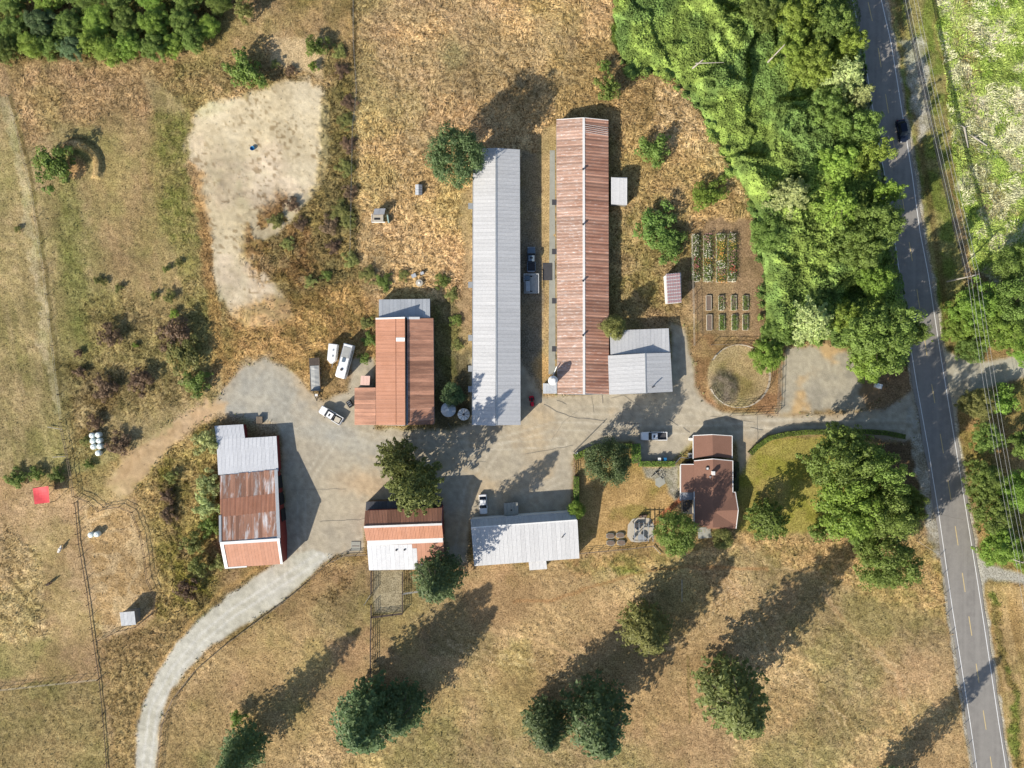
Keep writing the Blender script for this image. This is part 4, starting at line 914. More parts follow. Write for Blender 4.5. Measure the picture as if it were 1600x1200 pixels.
walls(r, [P(1064, 726, 2.6), P(1086, 726, 2.6), P(1086, 768, 2.6), P(1064, 768, 2.6)], M['tan_wall'], .3); walls(r, [P(1140, 770, 2.5), P(1149, 770, 2.5), P(1152, 797, 3.3), P(1150, 825, 2.5), P(1140, 825, 2.5)], M['tan_wall'], .3)
for x_ in (1067, 1083):
    q = P(x_, 800); MB().box((q.x, q.y, 1.1), (.12, .12, 2.2)).build('porch_post', M['white'], r, world=True)
beam(r, P(1065.5, 781, 2.25), P(1065.5, 802, 2.25), .15, .15, M['grey_wall'], 'porch_beam'); beam(r, P(1065.5, 802, 2.25), P(1084, 803, 2.25), .15, .15, M['grey_wall'], 'porch_beam')
beam(r, P(1063.5, 762, 2.2), P(1063.5, 782, 2.2), .35, .1, M['white'], 'awning')
q = P(1105, 732, 3.6); MB().box((q.x, q.y, 3.5), (.55, .65, .7)).build('skylight', M['dark_slab'], r, world=True); MB().box((q.x, q.y, 3.88), (.4, .4, .06)).build('skylight_cover', M['white'], r, world=True)
q = P(1114, 739, 4.0); MB().box((q.x, q.y, 4.1), (.6, .8, 1.1)).build('chimney', M['trim'], r, world=True)
q = P(1109.5, 745, 3.9); MB().tube((q.x, q.y, 3.5), (q.x, q.y, 4.2), .15, n=10).build('roof_vent', M['galv'], r, world=True)
for a_, b_, t_, o_ in ((P(1145, 722, 0), P(1145, 768, 0), .4, (1, 0, 0)), (P(1084, 682, 0), P(1084, 716, 0), .5, (-1, 0, 0)), (P(1085, 680.5, 0), P(1143, 681, 0), .5, (0, 1, 0))):
    opening(r, a_, b_, t_, .9, 2.0, 1.4, M['glass'], 'window', o_)
pad('patio', [(1067, 780), (1084, 780), (1084, 803), (1067, 803)], M['dark_slab'], .05)
pad('doorstep_slab', [(1090, 824), (1110, 824), (1112, 840), (1091, 842)], M['concrete'], .06)
pad('patio', [(1024, 748), (1036, 743), (1040, 755), (1030, 762), (1024, 758)], M['concrete'], .03)

# ---------------------------------------------------------------- small buildings
r, p = lean_shed('seedling_shed', 'upright shed with pale pink chequered roof left of the flower beds', [(1043, 474.5), (1065, 472.5), (1064, 426), (1040.5, 428)], (2.9, 2.9, 3.2, 3.2), M['white_roof'], M['white'])
mb = MB().box((0, 0, 0), (.36, .48, .1)); tm_ = mb.mesh('roof_tray', plain('pinkish_trays', (.36, .22, .22)))
for i in range(6):
    for j in range(9):
        q = p[0] + (p[1] - p[0]) * ((i + .5) / 6) + (p[3] - p[0]) * ((j + .5) / 9)
        o = bpy.data.objects.new('roof_tray', tm_); link(o, r); o.location = q - r.location + Vector((0, 0, .08))
r = empty('field_shelter', P(64, 774), 'field shelter with bright red-pink tarp roof at the top of the left paddock', 'shelter')
p = [P(54, 788, 2.3), P(77.5, 785, 2.3), P(75.5, 759.5, 2.6), P(51, 763, 2.6)]
m = MB(); n = 6
for i in range(n):
    for j in range(n):
        def pt(i, j):
            u, v = i / n, j / n; q = p[0] * (1 - u) * (1 - v) + p[1] * u * (1 - v) + p[2] * u * v + p[3] * (1 - u) * v
            return q - Vector((0, 0, .25 * math.sin(math.pi * u) * math.sin(math.pi * v)))
        m.quad(pt(i, j), pt(i + 1, j), pt(i + 1, j + 1), pt(i, j + 1))
m.build('tarp_roof', M['red'], r, world=True, smooth=True)
for q in p: MB().tube((q.x, q.y, -.2), (q.x, q.y, q.z), .07).build('post', M['wood'], r, world=True)
lean_shed('field_shed', 'small white-roofed loose box standing in the brown trampled paddock', [(189.5, 978), (212.5, 976), (210, 955), (187, 957)], (2.2, 2.2, 2.9, 2.9), M['grey_roof'], M['grey_wall'])
# chicken coop
r = empty('chicken_coop', P(592, 337), 'small chicken coop with dark felt roof and pale run in the straw field', 'coop')
q = [P(583, 335.5, 1.6), P(600.5, 335, 1.6), P(599.5, 325.5, 1.9), P(585, 326, 1.9)]
deck(r, q, M['dark_wood'], .06, 'roof'); sheets(r, q[0], q[1], q[3], 1.0, M['house_grey'], 1, .01); walls(r, q, M['wood'], .1)
q = P(592, 342); MB().box((q.x, q.y, .5), (2.2, 1.4, 1.0)).build('run_box', M['tan_wall'], r, world=True)
MB().box((q.x - .2, q.y - .2, 1.02), (1.3, .45, .04)).build('hatch', M['black'], r, world=True)
for x_, y_, w1, w2 in ((592, 348, 2.9, .12), (582, 342, .12, 1.9)):
    q = P(x_, y_); MB().box((q.x, q.y, .5), (w1, w2, .5)).build('rail', M['white'], r, world=True)
q = P(607, 343); MB().box((q.x, q.y, .5), (.25, 1.7, .8), .15).build('side_board', plain('pale_teal_paint', (.30, .42, .38)), r, world=True)
r = empty('nest_box', P(655, 298), 'tiny grey two-tone hutch alone in the straw field', 'hutch')
q = P(655, 298); MB().box((q.x, q.y, .4), (1.2, 2.1, .8)).build('body', M['wood'], r, world=True)
sheets(r, q + Vector((-.75, -1.15, .85)), q + Vector((-.75, 1.15, .85)), q + Vector((0, -1.15, 1.1)), 1.15, M['grey_roof'], 2, .02); sheets(r, q + Vector((.75, -1.15, .85)), q + Vector((.75, 1.15, .85)), q + Vector((0, -1.15, 1.1)), 1.15, M['house_grey'], 2, .02)
# tanks
def tank(name, label, px, py, Rm, h, mat, spokes=False, dome=.4):
    q = P(px, py, h); r = empty(name, (q.x, q.y, 0), label, 'tank')
    MB().lathe((0, 0, 0), [(Rm, -.1), (Rm, h), (Rm * .6, h + dome * .55), (.25, h + dome), (.2, h + dome)], 28).build('tank_body', mat, r)
    MB().lathe((0, 0, h + dome), [(.25, -.02), (.25, .12), (.1, .14)], 12).build('hatch', M['dark_slab'] if spokes else M['white'], r)
    if spokes:
        for i in range(9):
            t = i * 2 * math.pi / 9; MB().box((math.cos(t) * Rm * .55, math.sin(t) * Rm * .55, h + dome * .62), (Rm * .85, .07, .07), t, ry=.33).build('rib', M['wood'], r)
    return r
tank('water_tank', 'round grey water tank beside a bush between two barns', 700.5, 640, 1.6, 2.0, M['galv'])
tank('water_tank', 'smaller white round tank with dark spokes beside the long white barn', 724.5, 647.5, 1.3, 1.6, M['white'], True)
tank('water_trough', 'round pale tank lid in the weeds above the grey lean-to', 655, 442, .78, .6, M['tan_wall'], dome=.05)
for px_, py_, s_, lb in ((647, 431, .95, 'grey box tilted in the weeds left of the round tank lid'), (660, 427, .7, 'smaller grey box in the weeds above the round tank lid')):
    q = P(px_, py_); r = empty('feed_box', q, lb, 'box'); MB().box((0, 0, .3), (s_, s_ * .8, .6), .4).build('box_body', M['galv'], r); MB().box((0, -.05, .63), (s_ * 1.08, s_ * .85, .05), .4).build('lid', M['grey_roof'], r)

# ---------------------------------------------------------------- vehicles (length along +x)
def wheels(r, xs, yw, rad, wd=.24):
    for x_ in xs:
        for s_ in (-1, 1):
            o = MB().tube((x_, s_ * yw - wd / 2, rad), (x_, s_ * yw + wd / 2, rad), rad, n=16).build('wheel', M['black'], r)
            MB().tube((0 + x_, s_ * (yw + .01) - wd / 2, rad), (x_, s_ * (yw + .01) + wd / 2, rad), rad * .55, n=12).build('rim', M['chrome'], o)
def loft(secs):
    """cross sections (x, half width bottom, half width top, z bottom, z top) joined along the length"""
    m = MB()
    pr = []
    for x_, wb, wt, zb, zt in secs:
        pr.append([(x_, -wb, zb), (x_, -wb, zb + (zt - zb) * .6), (x_, -wt, zt), (x_, wt, zt), (x_, wb, zb + (zt - zb) * .6), (x_, wb, zb)])
    for p, q in zip(pr, pr[1:]):
        for i in range(6):
            j = (i + 1) % 6; m.quad(p[i], p[j], q[j], q[i])
    m.quad(*reversed(pr[0])); m.quad(*pr[-1]); return m
def pickup(label, px, py, ang, mat, L=5.6, load=None, name='pickup_truck'):
    r = empty(name, P(px, py), label, 'pickup', None, ang)
    loft([(L / 2, .70, .60, .45, .80), (L / 2 - .15, .88, .74, .38, .98), (L / 2 - 1.25, .92, .82, .35, 1.10), (.55, .93, .86, .35, 1.12), (-.75, .93, .86, .35, 1.12)]).build('body', mat, r)
    m = MB(); b0, b1 = -.72, -L / 2
    m.box(((b0 + b1) / 2, 0, .62), (b0 - b1, 1.55, .1)); 
    m.build('bed_floor', M['dark_slab'], r)
    for s_ in (-1, 1): MB().box(((b0 + b1) / 2, s_ * .86, .78), (b0 - b1, .13, .66)).build('bed_side', mat, r)
    MB().box((b1 + .04, 0, .78), (.09, 1.6, .6)).build('tailgate', mat, r)
    loft([(1.25, .80, .70, 1.08, 1.12), (.72, .80, .66, 1.08, 1.72), (-.62, .80, .66, 1.08, 1.72), (-.74, .80, .68, 1.08, 1.12)]).build('cab_windows', M['glass'], r)
    MB().box((.05, 0, 1.745), (1.25, 1.3, .06)).build('cab_roof', mat, r)
    MB().box((.15, 0, 1.78), (.35, .62, .02)).build('sunroof', M['glass'], r)
    for s_ in (-1, 1):
        MB().box((.85, s_ * 1.05, 1.15), (.14, .24, .16)).build('mirror', M['black'], r)
        MB().box((L / 2 - .1, s_ * .62, .78), (.14, .28, .14)).build('headlight', M['lamp_clear'], r)
        MB().box((b1 - .01, s_ * .82, .85), (.06, .12, .3)).build('tail_light', M['lamp_red'], r)
    MB().box((L / 2 + .03, 0, .5), (.16, 1.6, .22)).build('bumper', M['chrome'], r); MB().box((b1 - .08, 0, .5), (.14, 1.6, .18)).build('bumper', M['chrome'], r)
    wheels(r, (L / 2 - .95, -L / 2 + 1.15), .8, .38)
    if load: MB().box((-1.75, .1, .95), (1.2, 1.1, .5), .1).build('load', load, r)
    return r
def car(label, px, py, ang, mat, L=4.6, W=1.8, tall=1.45, name='parked_car'):
    r = empty(name, P(px, py), label, 'car', None, ang); h = W / 2
    loft([(L / 2, h * .7, h * .6, .35, .62), (L / 2 - .2, h * .96, h * .8, .28, .76), (L / 2 - 1.2, h, h * .88, .25, .92), (-L / 2 + .7, h, h * .88, .25, .95), (-L / 2 + .1, h * .95, h * .8, .3, .88), (-L / 2, h * .8, h * .7, .38, .7)]).build('body', mat, r)
    loft([(L / 2 - 1.3, h * .86, h * .78, .88, .93), (L / 2 - 2.0, h * .86, h * .68, .88, tall - .04), (-L / 2 + 1.1, h * .86, h * .68, .88, tall - .06), (-L / 2 + .45, h * .84, h * .74, .86, .92)]).build('windows', M['glass'], r)
    MB().box(((L / 2 - 2.0 - L / 2 + 1.1) / 2 - .02, 0, tall - .02), (L - 3.15, W * .68, .07)).build('roof', mat, r)
    for s_ in (-1, 1):
        MB().box((L / 2 - 1.55, s_ * (h + .1), .95), (.13, .2, .13)).build('mirror', mat, r)
        MB().box((L / 2 - .12, s_ * h * .68, .64), (.2, .3, .12)).build('headlight', M['lamp_clear'], r)
        MB().box((-L / 2 + .05, s_ * h * .68, .74), (.1, .3, .12)).build('tail_light', M['lamp_red'], r)
    wheels(r, (L / 2 - .85, -L / 2 + .85), h - .12, .33, .2)
    return r
def hd(dx, dy): return math.atan2(-dy, dx)
pickup('white pickup with an empty dark bed, parked askew below the camper and trailers', 518.5, 648.5, hd(-28, -17), M['car_white'], 5.4, M['pale_wood'])
pickup('white pickup parked in tree shade on the paved yard left of the farmhouse', 1021, 681, math.pi, M['car_white'], 5.6)
car('small white car parked at the upper left corner of the white saltbox barn', 755, 787, -math.pi / 2 + .05, M['car_white'], 4.3, 1.75)
car('dark blue car driving down the shaded road between the trees', 1407.5, 206, hd(6, 33), M['car_dark'], 4.9, 1.95, 1.65, 'moving_car')
pickup('dark grey-blue pickup in deep shade between the two long barns', 830, 406, math.pi / 2, M['car_grey'], 5.2)
# utility trailer behind the dark pickup
r = empty('utility_trailer', P(830, 444), 'white-railed trailer loaded with grey junk behind the dark pickup between long barns', 'trailer')
MB().box((0, 0, .5), (3.2, 4.2, .12)).build('deck', M['tarp'], r)
for x_, y_, w1, w2 in ((0, 2.1, 3.3, .09), (1.6, 0, .09, 4.2), (-1.6, 1.2, .09, 1.7)): MB().box((x_, y_, .95), (w1, w2, .12)).build('rail', M['white'], r)
MB().box((-.9, 1.2, .85), (1.1, .9, .6)).build('crate', M['car_grey'], r); MB().box((-.75, -.6, .95), (.9, 2.2, .7), .05).build('panel_stack', M['galv'], r)
wheels(r, (0,), 1.62, .33)
# camper
r = empty('camper_van', P(537.5, 564, 2.6), 'long white camper parked at a slant beside the shorter white trailer', 'camper', None, hd(-14, 52)); r.location.z = 0
loft([(3.75, .95, .8, .5, 2.2), (3.4, 1.1, 1.02, .45, 2.75), (-3.6, 1.1, 1.02, .45, 2.85), (-3.75, 1.05, .95, .5, 2.7)]).build('body', M['car_white'], r)
MB().box((-1.9, 0, 2.88), (2.4, 1.6, .05)).build('roof_panel', M['tarp'], r); MB().box((-.2, -.1, 2.92), (.95, .6, .16)).build('air_vent', M['car_grey'], r)
MB().lathe((1.9, 0, 2.80), [(.3, 0), (.3, .12), (.1, .14)], 12).build('roof_hatch', M['dark_slab'], r)
for s_ in (-1, 1): MB().box((0, s_ * 1.09, 1.75), (5.4, .04, .5)).build('side_window', M['glass'], r)
for s_ in (-1, 1): MB().box((-1.0, s_ * .98, 2.9), (5.0, .05, .06)).build('roof_rail', M['dark_slab'], r)
MB().box((3.55, 0, 1.6), (.25, 1.7, .5)).build('windscreen', M['glass'], r); wheels(r, (2.6, -2.2), .95, .4)
r = empty('horse_trailer', P(518.5, 551, 2.2), 'short white enclosed trailer with pointed nose, left of the camper', 'trailer', None, hd(-3, 26)); r.location.z = 0
loft([(2.35, .15, .1, .5, 1.95), (1.6, .95, .85, .45, 2.2), (-1.8, .98, .9, .45, 2.25), (-1.9, .95, .85, .5, 2.2)]).build('body', M['car_white'], r)
for x_ in (-.6, .7): MB().box((x_, .25, 2.27), (.4, .3, .1)).build('roof_vent', M['galv'], r)
for x_ in (-.7, .6): MB().box((x_, -.98, 1.6), (.8, .05, .4)).build('side_window', M['glass'], r)
MB().tube((2.2, 0, .5), (3.2, 0, .5), .06).build('tow_bar', M['galv'], r); wheels(r, (-.4, .5), .88, .33)
r = empty('flatbed_trailer', P(492, 585, 1.2), 'long grey tarped trailer with black drawbar on dry grass left of the campers', 'trailer', None, hd(2.5, 52)); r.location.z = 0
MB().box((0, 0, .8), (7.2, 2.1, .16)).build('deck', M['dark_wood'], r)
for s_ in (-1, 1): MB().box((0, s_ * 1.05, 1.1), (7.2, .07, .6)).build('side_board', M['wood'], r)
m = MB(); n = 10
for i in range(n):
    x0 = -1.9 + 5.4 * i / n; x1 = -1.9 + 5.4 * (i + 1) / n; z0 = 1.35 + random.uniform(0, .12); z1 = 1.35 + random.uniform(0, .12)
    m.quad((x0, -1, 1.3), (x1, -1, 1.3), (x1, 0, z1), (x0, 0, z0)); m.quad((x0, 0, z0), (x1, 0, z1), (x1, 1, 1.3), (x0, 1, 1.3))
m.build('tarp_cover', M['tarp'], r); MB().box((-2.8, 0, 1.2), (1.6, 1.95, .35)).build('load', M['dark_wood'], r)
MB().box((3.55, 0, 1.5), (.12, 2.1, 1.3)).build('headboard', M['dark_slab'], r)
for s_ in (-1, 1): MB().tube((3.6, s_ * .7, .7), (5.8, 0, .6), .07).build('drawbar', M['black'], r)
MB().box((4.5, 0, .75), (.5, .6, .25)).build('tool_box', M['trim'], r); wheels(r, (-1.2, -.2), .98, .38)
r = empty('dump_bin', P(547.5, 631), 'black open bin set at an angle beside the low striped lean-to', 'bin', None, .55)
MB().box((0, 0, .55), (1.0, 1.5, 1.0)).build('bin_body', M['black'], r); 
for y_ in (-.35, .1, .5): MB().box((0, y_, 1.08), (.7, .08, .06)).build('slat', M['galv'], r)
# red garden tractor
r = empty('garden_tractor', P(831, 627), 'small bright red tractor in the shade between the long barns\' lower ends', 'tractor', None, -1.45)
loft([(1.1, .28, .22, .5, .85), (.9, .34, .28, .45, .95), (.1, .36, .3, .45, 1.0)]).build('bonnet', M['red_tractor'], r); MB().box((-.55, 0, .7), (.9, 1.0, .18)).build('fender', M['red_tractor'], r)
MB().box((-.55, 0, .95), (.45, .5, .3)).build('seat', M['black'], r); MB().tube((-.05, 0, 1.0), (-.15, 0, 1.25), .2, n=12).build('steering_wheel', M['black'], r)
MB().box((-1.0, 0, .55), (.4, .9, .4)).build('rear_box', M['red_tractor'], r); wheels(r, (-.6,), .5, .42, .22); wheels(r, (.75,), .42, .26, .16)
# bales
br = empty('round_bale', P(143, 680.5, 1.1), None, 'bale', 'white wrapped round bales'); br.location.z = 0
MB().lathe((0, 0, 0), [(.55, 0), (.62, .15), (.62, 1.0), (.54, 1.15), (.3, 1.2), (.05, 1.21)], 20).build('bale_wrap', M['bale'], br, smooth=True)
MB().lathe((0, 0, 1.2), [(.10, 0), (.08, .05), (.02, .06)], 8).build('wrap_twist', M['galv'], br)
bl = [(143, 680.5, 'top left'), (152.5, 679.5, 'top right'), (144, 689, 'second in the left column'), (154, 688.5, 'second in the right column'), (145, 698, 'lowest in the left column'), (155, 697.5, 'third in the right column'), (152.5, 708, 'lowest single one, apart at the bottom')]
for i, (x_, y_, w_) in enumerate(bl):
    o = br if i == 0 else copy_tree(br); q = P(x_, y_, 1.1); o.location = (q.x, q.y, 0); o['label'] = 'white wrapped bale in the cluster of seven, ' + w_
for x_, y_, w_ in ((141, 836, 'left'), (150.5, 835, 'right')):
    o = copy_tree(br); q = P(x_, y_, 1.1); o.location = (q.x, q.y, 0); o['label'] = 'white bale in the trampled paddock, %s one of the pair' % w_; o['group'] = 'pair of bales in the paddock'
# animals
def beast(label, px, py, ang, mat, head, sc=1.0, name='sheep'):
    r = empty(name, P(px, py), label, name, None, ang)
    vs = [(0, 0, .62), (.32, 0, .64), (.55, 0, .66), (.75, 0, .82), (.92, 0, .86), (1.06, 0, .80), (-.3, 0, .64), (-.52, 0, .62), (-.62, 0, .5)]
    es = [(0, 1), (1, 2), (2, 3), (3, 4), (4, 5), (0, 6), (6, 7), (7, 8)]; rd = [.27, .27, .2, .13, .10, .055, .27, .22, .05]
    for s_ in (-1, 1):
        k = len(vs); vs += [(.36, .14 * s_, .4), (.38, .15 * s_, .2), (.37, .15 * s_, .02)]; es += [(1, k), (k, k + 1), (k + 1, k + 2)]; rd += [.09, .05, .045]
        k = len(vs); vs += [(-.38, .14 * s_, .42), (-.46, .15 * s_, .24), (-.42, .15 * s_, .02)]; es += [(6, k), (k, k + 1), (k + 1, k + 2)]; rd += [.1, .055, .045]
        k = len(vs); vs += [(.88, .13 * s_, .9)]; es += [(4, k)]; rd += [.03]
    me = bpy.data.meshes.new('animal_body'); me.from_pydata([tuple(c_ * sc for c_ in v_) for v_ in vs], es, []); me.materials.append(mat)
    o = bpy.data.objects.new('body', me); link(o, r); sk = o.modifiers.new('skin', 'SKIN'); ss = o.modifiers.new('sub', 'SUBSURF'); ss.levels = 1; ss.render_levels = 1
    for i, q in enumerate(rd): me.skin_vertices[0].data[i].radius = (q * sc, q * sc)
    me.skin_vertices[0].data[0].use_root = True
    return r
beast('white sheep standing alone in the lower left paddock', 96, 858, 1.1, M['wool'], None, 1.15)
beast('dark brown goat standing in the lower left paddock below the white sheep', 79, 911, .5, M['brown_hair'], None, 1.1, 'goat')
# bicycles on the patio
def bike(label, px, py, ang):
    r = empty('bicycle', P(px, py), label, 'bicycle', 'bicycles on the patio', ang)
    for x_ in (-.55, .55):
        m = MB(); n = 16
        for i in range(n):
            t0, t1 = 2 * math.pi * i / n, 2 * math.pi * (i + 1) / n
            m.tube((x_ + .34 * math.cos(t0), .1 * math.sin(t0), .36 + .33 * math.sin(t0)), (x_ + .34 * math.cos(t1), .1 * math.sin(t1), .36 + .33 * math.sin(t1)), .05, n=5, caps=False)
        m.build('wheel', M['black'], r)
    m = MB(); 
    for a_, b_ in (((-.55, 0, .36), (-.1, 0, .3)), ((-.1, 0, .3), (.35, 0, .8)), ((-.2, 0, .8), (.35, 0, .8)), ((-.2, 0, .85), (-.1, 0, .3)), ((-.55, 0, .36), (-.2, 0, .75)), ((.55, 0, .36), (.35, 0, .95))): m.tube(a_, b_, .03, n=5)
    m.build('frame', M['dark_slab'], r); MB().tube((.33, -.3, .98), (.33, .3, .98), .03).build('handlebar', M['galv'], r); MB().box((-.22, 0, .9), (.28, .14, .07)).build('saddle', M['black'], r)
bike('black bicycle on the patio nearest the clipped hedge', 1028, 735, .9); bike('black bicycle on the patio, left one of the group', 1022, 740, .75); bike('black bicycle lying on the patio beside the pale slab', 1031, 743.5, 2.4)
# blue wheelbarrow thing in the arena
r = empty('water_tub', P(395, 232.5), 'small blue tub lying on the pale sand arena', 'tub', None, .5)
m = MB(); m.lathe((0, 0, 0), [(.35, 0), (.5, .45), (.46, .45), (.32, .08)], 16); m.build('tub_body', M['blue'], r); MB().tube((.3, 0, .4), (1.0, .1, .35), .06).build('handle', M['dark_slab'], r)
# white box by the gravel pad
r = empty('utility_cabinet', P(1370, 603), 'white boxy cabinet at the right edge of the gravel pad', 'cabinet', None, -.3)
MB().box((0, 0, .5), (1.3, .9, 1.0)).build('cabinet_body', M['white'], r); MB().box((0, 0, 1.03), (1.4, 1.0, .06)).build('lid', M['white'], r)
# wheelie bins at the hedge and clutter beside the house
for x_, mt, lb in ((1029, 'white', 'pale wheelie bin standing in shade against the clipped hedge'), (1038, 'blue', 'blue wheelie bin standing in shade against the clipped hedge')):
    r = empty('wheelie_bin', P(x_, 717), lb, 'bin'); MB().box((0, 0, .5), (.5, .55, 1.0), 0, 1.12).build('bin_body', M[mt], r); MB().box((0, 0, 1.04), (.62, .68, .08)).build('lid', M[mt], r)
r = empty('heat_pump', P(1077, 711), 'grey heat pump unit beside the upper left corner of the house', 'machine'); MB().box((0, 0, .6), (.7, 1.0, 1.0)).build('casing', M['galv'], r); MB().lathe((0, 0, 1.1), [(.3, 0), (.3, .05), (.05, .06)], 12).build('fan_grille', M['dark_slab'], r)
r = empty('barbecue', P(1075, 722), 'black covered barbecue in the corner of the house walls', 'barbecue'); MB().box((0, 0, .5), (1.1, .6, .9), 0, .8).build('cover', M['black'], r); MB().tube((-.5, -.3, 1.0), (.5, -.3, 1.0), .04).build('handle', M['galv'], r)
r = empty('white_crate', P(1078, 686), 'white crate beside the top left corner of the house', 'crate'); MB().box((0, 0, .45), (.7, .5, .9)).build('crate_body', M['white'], r); MB().box((0, 0, .93), (.78, .58, .06)).build('lid', M['trim'], r)
r = empty('wood_pallet', P(407, 656), 'brown crate of firewood on the yard above the patchwork barn', 'pallet')
for i in range(5): MB().box((-.55 + i * .27, 0, .75), (.2, 1.5, .06)).build('slat', M['wood'], r)
for y_ in (-.6, .6): MB().box((0, y_, .4), (1.3, .1, .7)).build('side', M['dark_wood'], r)
r = empty('steel_platform', P(556, 853), 'brown steel plate lying left of the striped barn', 'plate'); MB().box((0, 0, .06), (2.0, 1.9, .1)).build('plate', M['concrete'], r); MB().box((0, 0, .13), (1.6, .12, .04)).build('handle_bar', M['pipe'], r)
# fire pit patio with pergola frame
pad('patio', [(980 + 0, 838), (981, 820), (988, 811), (1003, 808), (1016, 810), (1022, 822), (1021, 836), (1012, 845), (998, 848), (986, 846)], plain('pale_patio_stone', (.42, .38, .31), .9, var=.2), .05)
r = empty('garden_pergola', P(1003, 828), 'slatted pergola with dark furniture on the round patio behind the farmhouse', 'pergola')
for x_ in (-2.0, 2.0):
    for y_ in (-1.8, 1.8): MB().box((x_, y_, 1.1), (.14, .14, 2.3)).build('post', M['dark_wood'], r)
for i in range(5): MB().box((-2.0 + i * 1.0, 0, 2.28), (.12, 4.2, .12)).build('slat', M['galv'], r)
for y_ in (-1.8, 1.8): MB().box((0, y_, 2.15), (4.3, .12, .14)).build('beam', M['dark_wood'], r)
MB().box((-1.0, 1.0, .5), (1.5, 1.0, .5)).build('bench_cushion', M['dark_slab'], r)
r = empty('patio_table', P(1001, 839), 'pale round patio table at the lower edge of the round patio', 'table'); MB().lathe((0, 0, 0), [(.75, .70), (.75, .76), (.05, .77)], 20).build('tabletop', M['galv'], r); MB().tube((0, 0, 0), (0, 0, .7), .06).build('leg', M['dark_slab'], r)
for x_, y_, a_ in ((991, 838, .3), (1008, 842, 2), (996, 825, 1), (1012, 820, .6)):
    r = empty('patio_chair', P(x_, y_), {991: 'grey patio chair left of the round patio table', 1008: 'grey patio chair right of the round patio table', 996: 'grey patio chair under the left of the pergola', 1012: 'grey patio chair under the right of the pergola'}[x_], 'chair', 'chairs on the round patio', a_)
    MB().box((0, 0, .42), (.6, .6, .08)).build('seat', M['galv'], r); MB().box((-.3, 0, .75), (.07, .6, .6)).build('backrest', M['galv'], r)
    for u_ in (-.25, .25):
        for v_ in (-.25, .25): MB().tube((u_, v_, 0), (u_, v_, .4), .03).build('leg', M['dark_slab'], r)
r = empty('fire_bowl', P(1004.5, 806), 'dark red planter trough at the top of the round patio', 'planter'); MB().box((0, 0, .3), (1.6, .5, .5), .15).build('trough', plain('dark_red_trough', (.06, .012, .014)), r); MB().box((0, 0, .57), (1.4, .35, .06), .15).build('soil', M['soil'], r)
gi = 0
for x_, y_, lb in ((953.5, 837, 'upper left'), (969, 836, 'upper right'), (954, 848, 'lower left'), (970.5, 847.5, 'lower right')):
    r = empty('raised_bed', P(x_, y_), 'rounded stone raised bed, %s one of four left of the round patio' % lb, 'planter', 'rounded beds behind the house')
    m = MB(); m.prism([(math.cos(t) * (.95 + .2 * (abs(math.cos(2 * t)) < .5)), math.sin(t) * .62) for t in np.linspace(0, 2 * math.pi, 14)[:-1]], 0, .35); m.build('rim', M['trim'] if 0 else M['concrete'], r)
    m = MB(); m.prism([(math.cos(t) * .9, math.sin(t) * .5) for t in np.linspace(0, 2 * math.pi, 14)[:-1]], .3, .4); m.build('soil', M['soil'], r)

# ---------------------------------------------------------------- garden beds
FLW = [(.58, .50, .42), (.46, .12, .14), (.55, .24, .06), (.55, .36, .08), (.60, .58, .46), (.45, .22, .22), (.45, .06, .06)]
FM = [plain('petals_%d' % i if False else ['cream', 'crimson', 'orange', 'yellow', 'white', 'pink', 'scarlet'][i] + '_petals', c_, .7, var=.2) for i, c_ in enumerate(FLW)]
def bed(label, x0, y0, x1, y1, green, flowers, hgt, grp, pal=(0, 1, 2, 3, 4, 5, 6)):
    a = P(x0, y0); b = P(x1, y1); cx, cy = (a.x + b.x) / 2, (a.y + b.y) / 2; w_, l_ = abs(b.x - a.x), abs(a.y - b.y)
    r = empty('flower_bed', (cx, cy, 0), label, 'flower bed', grp)
    for s_ in (-1, 1):
        MB().box((s_ * w_ / 2, 0, .15), (.07, l_, .34)).build('board', M['pale_wood'], r); MB().box((0, s_ * l_ / 2, .15), (w_ - .08, .07, .34)).build('board', M['pale_wood'], r)
    MB().box((0, 0, .1), (w_ - .1, l_ - .1, .26)).build('soil', M['soil'], r)
    if green:
        n_ = int(3.4 * green * w_ * l_); c_ = np.stack([rng.normal(0, w_ * .36, n_), rng.uniform(-l_ / 2, l_ / 2, n_), rng.uniform(.25, hgt, n_)], 1)
        me = np_data('foliage', *cards(c_, np.tile([0, 0, 1.0], (n_, 1)), .22, .6), LEAF['mid']); o = bpy.data.objects.new('foliage', me); link(o, r); o['kind'] = 'stuff'
    k = len(pal); 
    for j, fi in enumerate(pal):
        if not flowers: break
        n_ = max(8, int(1.5 * flowers * w_ * l_ / k)); yc = l_ / 2 - (j + .5) * l_ / k
        c_ = np.stack([rng.normal(0, w_ * .30, n_), yc + rng.uniform(-l_ / k * .65, l_ / k * .65, n_), rng.uniform(hgt * .7, hgt * 1.15, n_)], 1)
        me = np_data('blossoms', *cards(c_, np.tile([-.3, -.3, 1.0], (n_, 1)), .20, .3), FM[fi]); o = bpy.data.objects.new('blossoms', me); link(o, r); o['kind'] = 'stuff'
g = 'long dahlia beds'
bed('leftmost long flower bed, mostly white with some pink', 1081, 368, 1091, 440, 40, 11, 1.0, g, (4, 0, 4, 1, 1, 4))
bed('second long flower bed, pale blooms above orange and red', 1099, 368, 1110, 440, 34, 11, 1.0, g, (5, 0, 4, 2, 4, 4))
bed('third long flower bed, orange and yellow turning pink', 1119, 366, 1131, 441, 36, 15, 1.1, g, (0, 3, 2, 3, 4, 5, 2))
bed('rightmost long flower bed, green with scarlet patch near its lower end', 1137, 366, 1148, 440, 36, 10, 1.1, g, (0, 3, 5, 5, 6, 4))
g = 'short raised beds'
